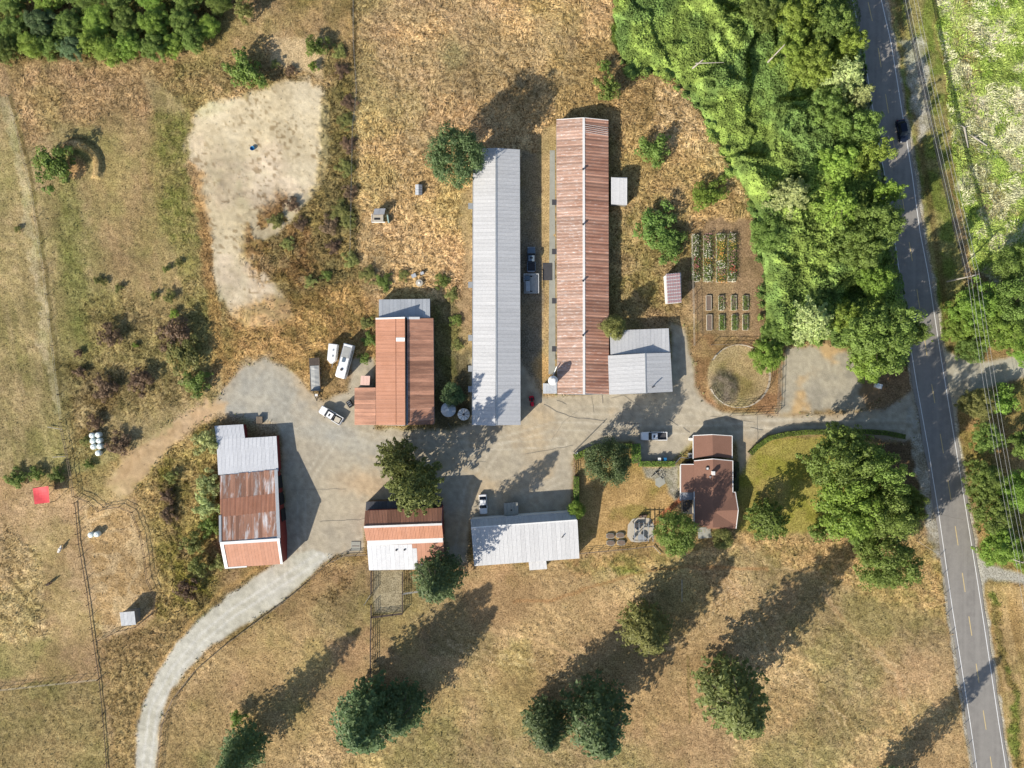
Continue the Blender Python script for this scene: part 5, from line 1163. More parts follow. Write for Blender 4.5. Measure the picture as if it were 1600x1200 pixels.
for x_, lb, pl in ((1103, 'bare soil', 0), (1122.5, 'pale blooms', 1), (1142, 'brown stems', .5), (1160.5, 'yellow-green plants', 1.2)):
    bed('short raised bed in the upper row with ' + lb, x_, 462, x_ + 8, 485, 22 * pl, 6 * (pl == 1), .5, g, (5, 4))
for x_, lb, pl in ((1104, 'nothing growing', 0), (1123.5, 'dark green plants', 1.4), (1143, 'yellowish plants', 1.3), (1160, 'sparse mixed plants', .8)):
    bed('short raised bed in the lower row with ' + lb, x_, 492, x_ + 8, 516, 22 * pl, 0, .5, g)

# ---------------------------------------------------------------- fences
POSTM = {}
def fence(name, label, pts, hgt, gap, rails, pm, rm, cat='fence', pr=.07, rr=.035, low=False):
    w_ = [P(*q) for q in pts]; r = empty(name, Vector((w_[0].x, w_[0].y, 0)), label, cat)
    key = (hgt, pr, pm)
    if key not in POSTM: POSTM[key] = MB().tube((0, 0, -.3), (0, 0, hgt + .08), pr, n=6).mesh('post', M[pm])
    # even spacing along the line
    seg = []; 
    for a_, b_ in zip(w_, w_[1:]):
        n_ = max(1, round((b_ - a_).length / gap))
        for i in range(n_): seg.append(a_ + (b_ - a_) * i / n_)
    seg.append(w_[-1])
    for q in seg:
        o = bpy.data.objects.new('post', POSTM[key]); link(o, r); o.location = q - r.location; o.rotation_euler = (random.uniform(-.05, .05), random.uniform(-.05, .05), 0)
    for k_ in range(rails):
        z = .3 if low else hgt * (k_ + 1) / rails - .05
        for a_, b_ in zip(seg, seg[1:]):
            m = MB(); d_ = (b_ - a_).normalized() * .0; u_ = Vector((0, 0, z)); m.tube(a_ + u_ - r.location, b_ + u_ - r.location, rr, n=4); m.build('rail', M[rm], r)
    return r
fence('wire_fence', 'long post and wire fence along the pale strip in the left field', [(14, 150), (32, 215), (52, 300), (70, 420), (84, 540), (98, 655)], 1.2, 5.5, 2, 'wood', 'wire', rr=.012)
fence('rail_fence', 'dark rail fence dividing the two lower left paddocks', [(118, 785), (124, 850), (137, 925), (147, 1000), (156, 1060), (163, 1133), (170, 1230)], 1.25, 2.6, 1, 'dark_wood', 'dark_wood', rr=.08, low=True)
fence('rail_fence', 'straight fence along the bottom of the leftmost paddock', [(-30, 1080), (60, 1070), (155, 1060)], 1.2, 2.2, 2, 'wood', 'pale_wood', rr=.03)
fence('rail_fence', 'curved rail fence round the trampled paddock with two bales', [(122, 776), (140, 783), (157, 798), (166, 795), (188, 791), (208, 800), (221, 830), (228, 870), (232, 905), (246, 935), (240, 958), (214, 978), (186, 985), (155, 1000)], 1.2, 2.4, 2, 'dark_wood', 'dark_wood', rr=.05)
fence('rail_fence', 'old leaning fence running down from the left field to the paddock gate', [(97, 660), (106, 700), (112, 735), (118, 775)], 1.3, 2.0, 2, 'dark_wood', 'wood', rr=.05)
fence('rail_fence', 'curved wooden fence following the pale gravel track', [(573, 866), (540, 867), (512, 880), (480, 910), (440, 943), (400, 972), (352, 1008), (305, 1048), (272, 1090), (255, 1130), (245, 1220)], 1.2, 2.8, 3, 'wood', 'wood', rr=.045)
fence('pipe_pen', 'brown pipe rails left side of the pen below the striped barn', [(581, 892), (581, 926)], 1.5, 2.2, 5, 'plaster', 'pipe2', 'fence', .07, .055)
fence('pipe_pen', 'brown pipe rails closing the bottom and right of the small pen', [(581, 944), (581, 963), (630, 957), (630, 892)], 1.5, 2.3, 5, 'plaster', 'pipe2', 'fence', .07, .055)
fence('swing_gate', 'open metal gate swung out from the left side of the pen', [(581, 926), (571, 942)], 1.4, 2.6, 5, 'galv', 'galv', 'gate', .05, .03)
fence('pipe_pen', 'short pipe fence from the pen to the leaning tree', [(630, 926), (662, 922)], 1.5, 2.2, 4, 'galv', 'galv', 'fence', .05, .03)
fence('pipe_pen', 'long pipe fence running down the pasture from the pen corner', [(581, 963), (580, 1000), (580, 1045), (580, 1100)], 1.5, 2.4, 4, 'plaster', 'pipe2', 'fence', .07, .055)
fence('rail_fence', 'brown fence along the right of the round pen beside the gravel pad', [(1217, 548), (1215, 600), (1213, 646), (1180, 648), (1140, 650)], 1.5, 2.6, 3, 'wood', 'wood', rr=.04)
fence('rail_fence', 'dark fence between the flower garden and the round pen', [(1111, 539), (1150, 538), (1192, 538)], 1.5, 2.8, 2, 'dark_wood', 'wood', rr=.04)
fence('garden_fence', 'tall thin fence on the left side of the flower garden', [(1079, 368), (1081, 440), (1082, 490), (1083, 540)], 1.8, 3.0, 2, 'wood', 'pale_wood', rr=.03)
rr_ = [(1153 + 48 * math.cos(t), 588 + 49 * math.sin(t)) for t in np.linspace(-2.6, 2.75, 26)]
fence('round_pen', 'round horse pen of dark rails with a heap at its lower left', rr_, 1.5, 2.2, 4, 'dark_wood', 'pale_wood', 'fence', .06, .035)
fence('yard_fence', 'low pale fence along the bottom of the back yard', [(906, 864), (935, 861), (980, 857), (1022, 852)], 1.1, 2.2, 3, 'wood', 'wood', rr=.04)
fence('roadside_fence', 'thin wire fence between the big pasture and the road', [(1432, 845), (1468, 868), (1478, 960), (1492, 1050), (1504, 1133), (1522, 1230)], 1.1, 4.5, 2, 'wood', 'wire', rr=.012)
fence('ditch_fence', 'old post fence along the weedy strip left of the straw field', [(553, -40), (553, 66), (556, 110), (558, 145), (552, 200), (550, 300), (548, 400)], 1.2, 3.4, 2, 'dark_wood', 'wire', rr=.012)
fence('picket_gate', 'brown gate panel closing the gap between two clipped hedges', [(897, 720), (897, 744)], 1.2, 1.2, 3, 'red_wall', 'wood', 'gate', .05, .05)
fence('yard_gate', 'thin panel fence from the hedge end to the house corner', [(1053, 724), (1062, 714), (1076, 716)], 1.2, 1.8, 3, 'wood', 'galv', 'fence', .05, .03)
fence('stock_gate', 'galvanised gate panel leaning beside the rusty barn near the slab', [(865, 410), (865, 437)], 1.3, 3.6, 4, 'galv', 'galv', 'gate', .04, .03)
# lost poles in the left field
for (x1, y1), (x2, y2), lb in (((76, 667), (99, 671), 'bleached pole lying beside the fence end in the left field'), ((84, 714), (103, 713), 'shorter bleached pole lying above the red shelter'), ((1065, 905), (1065, 940), 'thin pale pipe lying in the shaded pasture'), ((1020, 852), (1032, 865), 'pale pole lying by the yard fence corner')):
    a_, b_ = P(x1, y1), P(x2, y2); m = MB(); m.tube(a_ + Vector((0, 0, .35)), b_ + Vector((0, 0, .35)), .09, .06, 7); o = m.build('fallen_pole', M['pale_bark']); tag(o, lb, 'pole')

# ---------------------------------------------------------------- power line and yard lamp
def upole(label, px, py, h, arms=True, tilt=0):
    q = P(px, py); r = empty('utility_pole', q, label, 'utility pole')
    MB().tube((0, 0, -.5), (0, 0, h), .19, .13, 9).build('pole', M['pale_bark'], r)
    MB().box((0, 0, h - .5), (2.6, .14, .14), tilt).build('crossarm', M['wood'], r)
    for s_ in (-1.2, -.5, .5, 1.2): MB().lathe((s_ * math.cos(tilt), s_ * math.sin(tilt), h - .42), [(.05, 0), (.08, .1), (.04, .2)], 8).build('insulator', M['galv'], r)
    return r
hp = 9.8
ups = [(1366, -80), (1480, 440), (1552, 863), (1640, 1330)]
for (x_, y_), lb in zip(ups, ('utility pole beyond the top of the road', 'utility pole with crossarm leaning over the bushes right of the road', 'utility pole rising from the bushes at the lower right of the road', 'utility pole beyond the lower end of the road')): upole(lb, x_, y_, hp, tilt=.25)
def cable(label, p0, p1, rad, mat, sag, grp, n=24):
    m = MB(); pts = [p0 + (p1 - p0) * (i / n) - Vector((0, 0, sag * 4 * (i / n) * (1 - i / n))) for i in range(n + 1)]
    for a_, b_ in zip(pts, pts[1:]): m.tube(a_, b_, rad, n=4, caps=False)
    o = m.build('overhead_cable', mat); return tag(o, label, 'cable', grp)
offs = [(-1.2, 0, 'leftmost'), (-.5, 0, 'second'), (.5, 0, 'third'), (1.2, 0, 'rightmost')]
for k_, sec in enumerate(('upper', 'middle', 'lower')):
    a_, b_ = P(*ups[k_]), P(*ups[k_ + 1])
    for dx, dz, nm in offs:
        cable('%s thin pale wire in the %s span along the road' % (nm, sec), a_ + Vector((dx, .3 * dx, hp - .25)), b_ + Vector((dx, .3 * dx, hp - .25)), .022, M['wire'], .8, 'overhead wires')
    if k_ == 0:
        for j in range(4):
            cable('%s thick black cable in the upper span right of the road' % ('first', 'second', 'third', 'fourth')[j], a_ + Vector((-.75 + j * .28, 0, hp - 1.6)), b_ + Vector((-.75 + j * .28, 0, hp - 1.6)), .07 if j != 1 else .05, M['plaster'], 1.0, 'thick black cables')
r = empty('yard_lamp', P(896.5, 706), 'slim yard lamp post at the hedge end casting a long thin shadow', 'lamp post')
MB().tube((0, 0, 0), (0, 0, 5.9), .11, .07, 8).build('pole', M['galv'], r); MB().tube((0, 0, 5.0), (.35, .25, 5.1), .03).build('bracket', M['galv'], r); MB().lathe((.35, .25, 4.95), [(.05, 0), (.14, .1), (.1, .22), (.03, .25)], 8).build('lamp_head', M['white'], r)

# ---------------------------------------------------------------- trees one by one
T = tree
T('broad_tree', 'round dark green tree at the top left corner of the long white barn', 'tree', 712, 241, 45, 'broad0', 17, 'dark')
T('broad_tree', 'dense blue-green round tree between the clipped hedges', 'tree', 951, 721, 37, 'broad1', 14, 'dark')
T('broad_tree', 'small round yellow-green tree over the edge of the rusty roof', 'tree', 960, 511, 20, 'broad2', 8, 'olive')
T('broad_tree', 'upper of two joined trees in the yard, dark on its right side', 'tree', 0, 0, 37, 'cedar0', 18.5, 'deep', base=(629, 713))
T('broad_tree', 'lower joined yard tree with crown spread over the striped barn', 'tree', 0, 0, 49, 'cedar1', 20, 'deep', base=(656, 752))
T('conifer_tree', 'leafy tree overlapping the lower right corner of the striped barn roof', 'tree', 0, 0, 43, 'fir2', 20.5, 'dark', base=(690, 888))
T('conifer_tree', 'large dark conifer at the bottom of the pasture left of centre', 'tree', 0, 0, 60, 'fir0', 20.5, 'dark', base=(585, 1096))
T('conifer_tree', 'smaller dark conifer right beside the large bottom one', 'tree', 0, 0, 44, 'fir1', 16, 'dark', base=(634, 1090))
T('conifer_tree', 'dark conifer at the bottom edge right of the pasture gate', 'tree', 0, 0, 60, 'fir1', 25, 'dark', base=(925, 1092))
T('conifer_tree', 'lower conifer at the bottom edge left of the pasture shade', 'tree', 0, 0, 40, 'fir2', 17, 'dark', base=(852, 1112))
T('conifer_tree', 'isolated conifer with yellowish lower side in the middle of the pasture', 'tree', 0, 0, 44, 'fir2', 18, 'olive', base=(1000, 968))
T('conifer_tree', 'tall green conifer near the bottom right of the pasture', 'tree', 0, 0, 60, 'fir0', 25, 'deep', base=(1125, 1062))
T('conifer_tree', 'conifer low at the bottom edge near the gravel track', 'tree', 0, 0, 38, 'fir2', 19, 'dark', base=(395, 1150))
T('conifer_tree', 'conifer at the bottom edge whose tip shadow crosses the road', 'tree', 0, 0, 34, 'fir1', 21, 'dark', base=(1380, 1210))
T('small_tree', 'small dark bush at the bottom edge between two conifers', 'tree', 830, 1122, 15, 'shrub1', 4, 'dark')
T('small_tree', 'small green bush at the bottom edge above the track shadow', 'tree', 371, 1123, 13, 'shrub2', 3, 'mid')
T('broad_tree', 'bright green tree below the left corner of the farmhouse', 'tree', 1058, 834, 34, 'broad0', 13, 'mid')
T('small_tree', 'small round olive tree below the farmhouse roof', 'tree', 1130, 842, 17, 'broad1', 4.5, 'olive')
T('conifer_tree', 'spiky conifer on the lawn right of the farmhouse', 'tree', 1205, 816, 38, 'cedar0', 12, 'mid')
T('small_tree', 'small green bush between the lawn conifer and the large trees', 'tree', 1281, 830, 17, 'shrub0', 4, 'mid')
T('broad_tree', 'upper large tree beside the driveway hedge', 'tree', 1318, 716, 52, 'loose0', 20, 'mid')
T('broad_tree', 'large tree crown next to the road below the driveway entrance', 'tree', 1370, 735, 42, 'loose1', 22, 'mid')
T('broad_tree', 'widest light green tree in the group right of the lawn', 'tree', 1335, 792, 56, 'loose2', 19, 'bright')
T('broad_tree', 'green tree at the road side of the group right of the lawn', 'tree', 1392, 802, 42, 'broad3', 22, 'mid')
T('broad_tree', 'narrow tree nearest the road edge in the roadside group', 'tree', 1415, 782, 27, 'loose2', 17, 'mid')
T('broad_tree', 'darker tree at the bottom of the roadside group', 'tree', 1392, 878, 46, 'broad2', 17, 'mid')
T('small_tree', 'low green tree just above the bottom roadside tree', 'tree', 1352, 842, 24, 'loose0', 8, 'mid')
T('broad_tree', 'dark green bush beside the grey water tank', 'tree', 707, 617, 19, 'broad2', 5, 'dark')
T('small_tree', 'small green tree at the upper right corner of the white saltbox barn', 'tree', 901, 797, 14, 'broad1', 5.5, 'bright')
T('small_tree', 'spindly green tree just above the top of the rusty barn', 'tree', 951, 137, 20, 'shrub0', 5.5, 'mid')
T('small_tree', 'tiny bush above the spindly tree at the top of the rusty barn', 'tree', 944, 103, 10, 'shrub1', 2.5, 'mid')
T('shrub', 'green bush to the right of the upper rusty barn', 'shrub', 1023, 233, 24, 'shrub2', 3.6, 'mid', sq=1.2)
T('shrub', 'bright green bush left of the thicket edge above the flower beds', 'shrub', 1108, 303, 30, 'shrub0', 3, 'bright', sq=.75)
T('shrub', 'large green bramble bush left of the flower beds, upper half', 'shrub', 1028, 350, 32, 'shrub1', 3.6, 'lush')
T('shrub', 'large green bramble bush left of the flower beds, lower half', 'shrub', 1043, 384, 28, 'shrub2', 3.3, 'lush')
T('shrub', 'green bush at the upper right rim of the round pen', 'shrub', 1200, 556, 27, 'loose0', 6, 'bright')
T('shrub', 'green bush beside the dug crescent in the upper left field', 'shrub', 82, 262, 30, 'shrub1', 5, 'mid', sq=1.15)
T('shrub', 'dark green bush above the sand arena', 'shrub', 382, 108, 34, 'shrub2', 4.5, 'mid', sq=.8)
T('shrub', 'small green bush at the top edge above the bare sand', 'shrub', 494, 72, 18, 'shrub0', 3, 'mid')
T('shrub', 'tiny green bush below the bare sand at the top', 'shrub', 489, 104, 8, 'shrub0', 1.5, 'bright')
for i, (x_, y_, s_, l_, lf) in enumerate(((322, 690, 21, 'pale leafy bush touching the upper left of the patchwork barn', 'pale'), (325, 755, 20, 'upper bush of the pale row along the patchwork barn', 'pale'), (323, 790, 21, 'middle bush of the pale row along the patchwork barn', 'pale'), (329, 822, 17, 'lowest bush of the pale row along the patchwork barn', 'mid'),
                                          (300, 850, 17, 'yellowish bush left of the pale row by the patchwork barn', 'olive'), (345, 880, 14, 'dark bush below the corner of the patchwork barn', 'olive'), (310, 885, 16, 'olive bush above the track bend', 'olive'), (292, 920, 17, 'brownish olive bush above the pale track', 'brown'), (262, 775, 12, 'brown scrub left of the pale bushes', 'brown'), (262, 805, 13, 'lower brown scrub left of the pale bushes', 'brown'), (268, 745, 10, 'small dark scrub below the dirt track', 'olive'))):
    T('shrub', l_, 'shrub', x_, y_, s_, 'shrub%d' % (i % 3), 3.4 if s_ > 15 else 1.8, lf, 'scrub beside the patchwork barn')
fs = [(272, 520, 26, 'brown', 'large dark bramble clump in the left field, upper part'), (288, 560, 26, 'olive', 'large dark bramble clump in the left field, middle part'), (306, 598, 20, 'mid', 'green lower end of the large bramble clump'), (218, 595, 20, 'brown', 'brown bramble patch left of the large clump'), (170, 525, 19, 'brown', 'oval brown bramble in the middle of the left field'), (163, 605, 18, 'brown', 'brown bramble above the dirt track'),
      (186, 694, 17, 'brown', 'round brown bramble beside the white bales'), (147, 661, 13, 'brown', 'dark bramble just above the white bales'), (124, 582, 10, 'brown', 'small brown bramble near the left fence'), (122, 551, 7, 'brown', 'smaller brown bramble near the left fence'), (134, 690, 9, 'olive', 'yellow-green strip of weeds left of the bales'), (138, 725, 8, 'mid', 'green weeds below the white bales'),
      (260, 420, 7, 'olive', 'dark green tuft in the upper field near the arena'), (278, 411, 6, 'olive', 'little tuft right of the dark green tuft'), (241, 462, 7, 'olive', 'tuft above the large bramble clump, left'), (265, 464, 10, 'olive', 'tuft above the large bramble clump, right'), (272, 490, 8, 'yellow', 'bright tuft at the top of the large clump'), (185, 450, 7, 'olive', 'pair-less green tuft in mid field'),
      (152, 438, 6, 'olive', 'left of two touching green tufts'), (162, 440, 6, 'olive', 'right of two touching green tufts'), (211, 539, 5, 'yellow', 'bright small tuft left of the large clump'), (27, 358, 5, 'olive', 'tiny tuft left of the long fence'), (55, 741, 12, 'mid', 'low green weeds above the red shelter'), (88, 742, 12, 'mid', 'dark green weeds right above the red shelter'), (25, 748, 14, 'mid', 'green weeds at the left above the paddock fence')]
for i, (x_, y_, s_, lf, lb) in enumerate(fs): T('shrub', lb, 'shrub', x_, y_, s_, 'shrub%d' % (i % 3), .12 * s_ + .3, lf, 'scrub in the left field', sq=random.uniform(.8, 1.3))
ds = [(545, 160, 12), (540, 190, 13), (545, 225, 13), (540, 262, 14), (546, 300, 12), (530, 330, 17), (515, 352, 20), (545, 345, 12), (520, 385, 16), (548, 405, 13), (455, 320, 16), (430, 345, 17), (470, 350, 14), (450, 380, 14), (485, 440, 14), (510, 430, 12), (575, 430, 13), (600, 440, 14), (630, 430, 9), (690, 440, 12), (705, 460, 11), (712, 500, 10), (714, 540, 9), (577, 530, 12), (573, 505, 10), (568, 560, 9), (533, 110, 12), (530, 80, 12), (455, 110, 12), (430, 100, 10)]
ORD = 'first second third fourth fifth sixth seventh eighth ninth tenth eleventh twelfth thirteenth fourteenth fifteenth sixteenth'.split()
def dslab(t):
    g_ = 'left of the straw field' if t[0] < 565 and t[1] > 90 and t[1] < 420 and t[0] > 500 else 'above the sand arena' if t[1] < 120 else 'among the brown weeds of the arena' if t[0] < 480 else 'behind the orange barn'
    def cl(q): return 'left of the straw field' if q[0] < 565 and q[1] > 90 and q[1] < 420 and q[0] > 500 else 'above the sand arena' if q[1] < 120 else 'among the brown weeds of the arena' if q[0] < 480 else 'behind the orange barn'
    f = sorted([q for q in ds if cl(q) == g_], key=lambda q: q[1])
    return '%s weed clump from the top %s' % (ORD[f.index(t)], g_)
for i, (x_, y_, s_) in enumerate(ds): T('shrub', dslab(ds[i]), 'shrub', x_, y_, s_ * (.75 if x_ < 530 else 1), 'shrub%d' % (i % 3), .06 * s_ + .2, ('brown', 'olive', 'brown', 'olive')[i % 4] if y_ < 430 else ('olive', 'mid')[i % 2], 'weed clumps between arena and barns')
# wood along the top left edge
tw = [(8, 80, 22, 'mid'), (45, 72, 22, 'yellow'), (75, 70, 24, 'mid'), (110, 78, 22, 'blue'), (140, 68, 22, 'yellow'), (168, 82, 26, 'yellow'), (200, 74, 24, 'bright'), (238, 76, 24, 'mid'), (270, 72, 22, 'yellow'), (300, 66, 20, 'mid'), (20, 40, 26, 'mid'), (62, 35, 26, 'dark'), (105, 38, 26, 'mid'), (150, 30, 26, 'yellow'), (195, 36, 26, 'mid'), (240, 36, 26, 'bright'), (285, 34, 24, 'mid'), (325, 40, 20, 'yellow'), (-20, 70, 26, 'mid'), (15, 0, 26, 'mid'), (70, -5, 26, 'yellow'), (125, -8, 28, 'mid'), (180, -6, 26, 'mid'), (235, -4, 26, 'bright'), (290, -5, 26, 'mid'), (340, 2, 22, 'mid'), (380, 15, 16, 'olive'), (375, -20, 22, 'mid')]
def rowlab(t):
    f = [q for q in tw if (q[1] > 60) == (t[1] > 60) and (q[1] > 60 or (q[1] > 25) == (t[1] > 25))]; f.sort()
    return '%s %s tree from the left in the %s row of the top left strip' % (ORD[f.index(t)], {'mid': 'green', 'yellow': 'yellowish', 'bright': 'bright green', 'blue': 'grey-green', 'dark': 'dark', 'olive': 'olive'}[t[3]], 'front' if t[1] > 60 else 'middle' if t[1] > 25 else 'rearmost')
for i, (x_, y_, s_, lf) in enumerate(tw): T('broad_tree', rowlab(tw[i]), 'tree', x_, y_ - (4 if y_ > 60 else 0), s_ * .9, ('loose0', 'broad3', 'loose1', 'loose2')[i % 4], random.uniform(3.5, 6), lf, 'trees along the top left edge')
# trees standing in and around the thicket
tt = [(1322, 118, 38, 'cedar0', 'pale', 12, 'silvery tree reaching over the road at the top'), (1345, 150, 24, 'cedar1', 'pale', 10, 'smaller silvery tree at the road edge below the top'), (1275, 100, 34, 'loose0', 'yellow', 12, 'yellow-green tree at the top left of the silvery tree'), (1240, 75, 26, 'loose1', 'yellow', 11, 'yellow-green tree at the top edge of the thicket'),
      (1345, 205, 34, 'loose0', 'mid', 12, 'tree hanging over the road just left of the dark car'), (1300, 175, 34, 'loose1', 'mid', 12, 'tree between the silvery tree and the thicket'), (1360, 240, 32, 'loose1', 'yellow', 12, 'tree overhanging the road below the dark car'), (1310, 255, 32, 'loose0', 'yellow', 11, 'yellow-green tree above the star-shaped maple'),
      (1238, 305, 38, 'cedar1', 'pale', 13, 'pale star-shaped tree in the middle of the thicket'), (1310, 322, 40, 'cedar0', 'yellow', 12, 'bright star-shaped tree right of the pale one'), (1375, 350, 40, 'loose0', 'mid', 13, 'broad tree over the road right of the star-shaped trees'), (1345, 385, 36, 'loose1', 'mid', 12, 'tree in front of the deep shade pocket'), (1390, 300, 20, 'loose1', 'yellow', 10, 'small bright tree right at the road edge'),
      (1205, 365, 32, 'loose0', 'mid', 7, 'rounded bush on the left thicket edge'), (1270, 500, 42, 'cedar0', 'pale', 12, 'pale feathery tree above the gravel pad'), (1320, 492, 24, 'loose1', 'yellow', 8, 'small bright tree between the feathery tree and the dark one'), (1382, 525, 54, 'loose2', 'mid', 18, 'large mottled tree at the roadside above the gravel pad'), (1430, 520, 22, 'loose0', 'mid', 10, 'branch of green crown reaching over the left lane'), (1360, 570, 28, 'loose1', 'yellow', 7, 'yellowish low tree above the white cabinet'),
      (1370, 440, 26, 'loose0', 'bright', 9, 'bright bush below the shade pocket'), (1215, 520, 26, 'loose1', 'mid', 6, 'green bush at the lower left end of the thicket'), (1300, 40, 34, 'loose0', 'mid', 12, 'tree at the very top above the silvery tree'), (1330, 70, 26, 'loose1', 'yellow', 11, 'tree at the top corner left of the road'), (1250, 20, 34, 'loose1', 'yellow', 11, 'tree beyond the top edge above the thicket'), (1190, 15, 30, 'loose0', 'mid', 10, 'leftmost tree beyond the top edge of the thicket')]
for i, (x_, y_, s_, kd, lf, hh, lb) in enumerate(tt): T('broad_tree', lb, 'tree', x_, y_, s_, kd, hh + 2.5 if x_ > 1300 else hh, lf)
# right of the road
rt = [(1530, 480, 40, 'loose1', 'bright', 9, 'bright tree under the power line crossarm'), (1565, 510, 40, 'loose0', 'bright', 9, 'bright tree above the gravel side road, right part'), (1500, 510, 26, 'loose0', 'bright', 6, 'bright bush close to the road above the side road'), (1590, 470, 36, 'broad1', 'mid', 12, 'dark tree at the right edge above the side road'), (1520, 545, 24, 'loose1', 'lush', 5, 'low green bush at the corner of the side road'), (1590, 410, 32, 'broad3', 'mid', 9, 'shaded tree at the right edge beside the marsh'), (1610, 545, 28, 'loose1', 'bright', 7, 'bright bush at the right edge on the side road'),
      (1530, 632, 27, 'loose0', 'olive', 6, 'yellowish bush at the corner below the side road'), (1565, 625, 24, 'shrub1', 'bright', 4, 'bright low bush right of the yellowish corner bush'), (1545, 685, 24, 'loose1', 'mid', 6, 'bush along the right verge above the dark gap'), (1540, 750, 30, 'loose0', 'mid', 8, 'upper tree of the row along the lower right verge'), (1555, 800, 34, 'loose1', 'mid', 9, 'middle tree of the row along the lower right verge'), (1565, 855, 34, 'loose0', 'bright', 8, 'lowest tree of the row along the lower right verge'), (1596, 770, 34, 'broad2', 'bright', 10, 'tree at the right edge behind the verge row'), (1600, 695, 22, 'loose1', 'mid', 8, 'small tree at the right edge above the verge row'), (1610, 870, 26, 'loose1', 'bright', 7, 'bush at the right edge above the narrow lane')]
for i, (x_, y_, s_, kd, lf, hh, lb) in enumerate(rt): T('broad_tree' if s_ > 25 else 'shrub', lb, 'tree' if s_ > 25 else 'shrub', x_, y_, s_, kd, hh, lf)
# snags
for (x_, y_, a_, l_, lb) in ((1505, 200, .2, 4.5, 'bleached dead tree trunk fallen in the marsh'), (1520, 215, 1.0, 3.5, 'second bleached trunk lying in the marsh')):
    q = P(x_, y_); m = MB(); m.tube((q.x, q.y, .4), (q.x + l_ * math.sin(a_), q.y - l_ * math.cos(a_), .3), .22, .12, 7); m.tube((q.x, q.y, .4), (q.x - 1.2, q.y + .5, .7), .12, .04, 6); m.tube((q.x, q.y, .4), (q.x + 1.3, q.y + .4, .7), .12, .04, 6)
    tag(m.build('dead_log', M['pale_bark']), lb, 'log')
for (x_, y_, a_, lb) in ((1332, 205, 2.2, 'bare broken trunk among the roadside trees'), (1352, 212, 2.7, 'short bare stump among the roadside trees'), (1215, 78, .5, 'bare stump at the top of the thicket'), (1085, 102, .1, 'dead branch lying across the thicket')):
    q = P(x_, y_, 9 if x_ > 1200 else 4); z_ = 9 if x_ > 1200 else 4; m = MB(); m.tube((q.x, q.y, z_ - 6 if x_ > 1200 else 2.5), (q.x + 1.2 * math.cos(a_), q.y + 1.2 * math.sin(a_), z_ + (1.2 if x_ > 1200 else 2.5)), .2, .08, 7)
    if x_ < 1200: m.tube((q.x, q.y, 5), (q.x + 6, q.y + .2, 5), .14, .05, 6)
    tag(m.build('dead_snag', M['pale_bark']), lb, 'dead tree')

# ---------------------------------------------------------------- hedges
def hedge(label, pts, wd, h, leaf='hedge'):
    r = empty('clipped_hedge', P(*pts[0]), label, 'hedge'); o0 = r.location
    cs = []; ns = []; core = MB()
    for a_, b_ in zip(pts, pts[1:]):
        A_, B_ = P(*a_), P(*b_); L = (B_ - A_).length; d_ = (B_ - A_) / L; s_ = Vector((-d_.y, d_.x, 0)); n_ = int(L * wd * 90 + L * h * 60)
        t_ = rng.uniform(-.02, 1.02, n_) * L; u_ = rng.uniform(-1, 1, n_); z_ = rng.uniform(0, 1, n_) ** .4
        top = rng.random(n_) < .65; u_ = np.where(top, u_, np.sign(u_)); z_ = np.where(top, 1.0, z_) * h * (1 + .05 * np.sin(t_ * 3)); 
        c_ = np.array(A_ - o0)[None] + np.array(d_)[None] * t_[:, None] + np.array(s_)[None] * (u_ * wd / 2 * 1.02)[:, None]; c_[:, 2] = z_ + rng.normal(0, .05, n_)
        cs.append(c_); ns.append(np.where(top[:, None], np.array([[0, 0, 1.0]]), np.array(s_)[None] * np.sign(u_)[:, None]))
        m_ = (A_ + B_) / 2 - o0; core.box((m_.x, m_.y, h / 2 - .08), (L + .1, wd * .88, h - .15), math.atan2(d_.y, d_.x))
    core.build('branches', M['bark'], r)
    v_, q_ = cards(np.vstack(cs), np.vstack(ns), .2, .45); o = bpy.data.objects.new('leaves', np_data('leaves', v_, q_, LEAF[leaf])); link(o, r)
hedge('clipped hedge of yellow-green leaves curving along the driveway', [(1170, 708), (1182, 696), (1200, 684), (1225, 678), (1255, 675), (1300, 674), (1350, 674), (1380, 676), (1410, 682)], 1.0, 1.4)
hedge('short clipped hedge below the parked white pickup', [(997, 724), (1052, 724)], 1.1, 1.3)
hedge('straight vertical clipped hedge above the white saltbox barn corner', [(900, 744), (900, 782)], 1.1, 1.3)
hedge('clipped hedge slanting from the yard lamp to the round tree', [(897, 714), (912, 707), (928, 700)], 1.2, 1.3)
hedge('tall dark clipped hedge in shade right of the round tree', [(992, 693), (993, 722)], 1.8, 1.8)
hedge('dark clipped hedge in shade above the round tree', [(928, 699), (985, 696)], 1.0, 1.4)
hedge('dark foundation hedge along the right wall of the farmhouse', [(1149, 722), (1149, 766)], 1.0, 1.0, 'dark')

# ---------------------------------------------------------------- countless plants: bramble thicket, grass
def scatter(poly, n, seed, jit=10):
    g = np.random.default_rng(seed); xs = [p[0] for p in poly]; ys_ = [p[1] for p in poly]
    x = g.uniform(min(xs), max(xs), n); y = g.uniform(min(ys_), max(ys_), n)
    k = sdf(poly, x + jit * (fbm(x, y, 22, 13) - .5), y + jit * (fbm(x, y, 22, 14) - .5)) > 0
    return x[k], y[k]
tx, ty = scatter(THICK, 330000, 5, 16)
edge = np.clip(sdf(THICK, tx, ty) / 30, 0, 1)

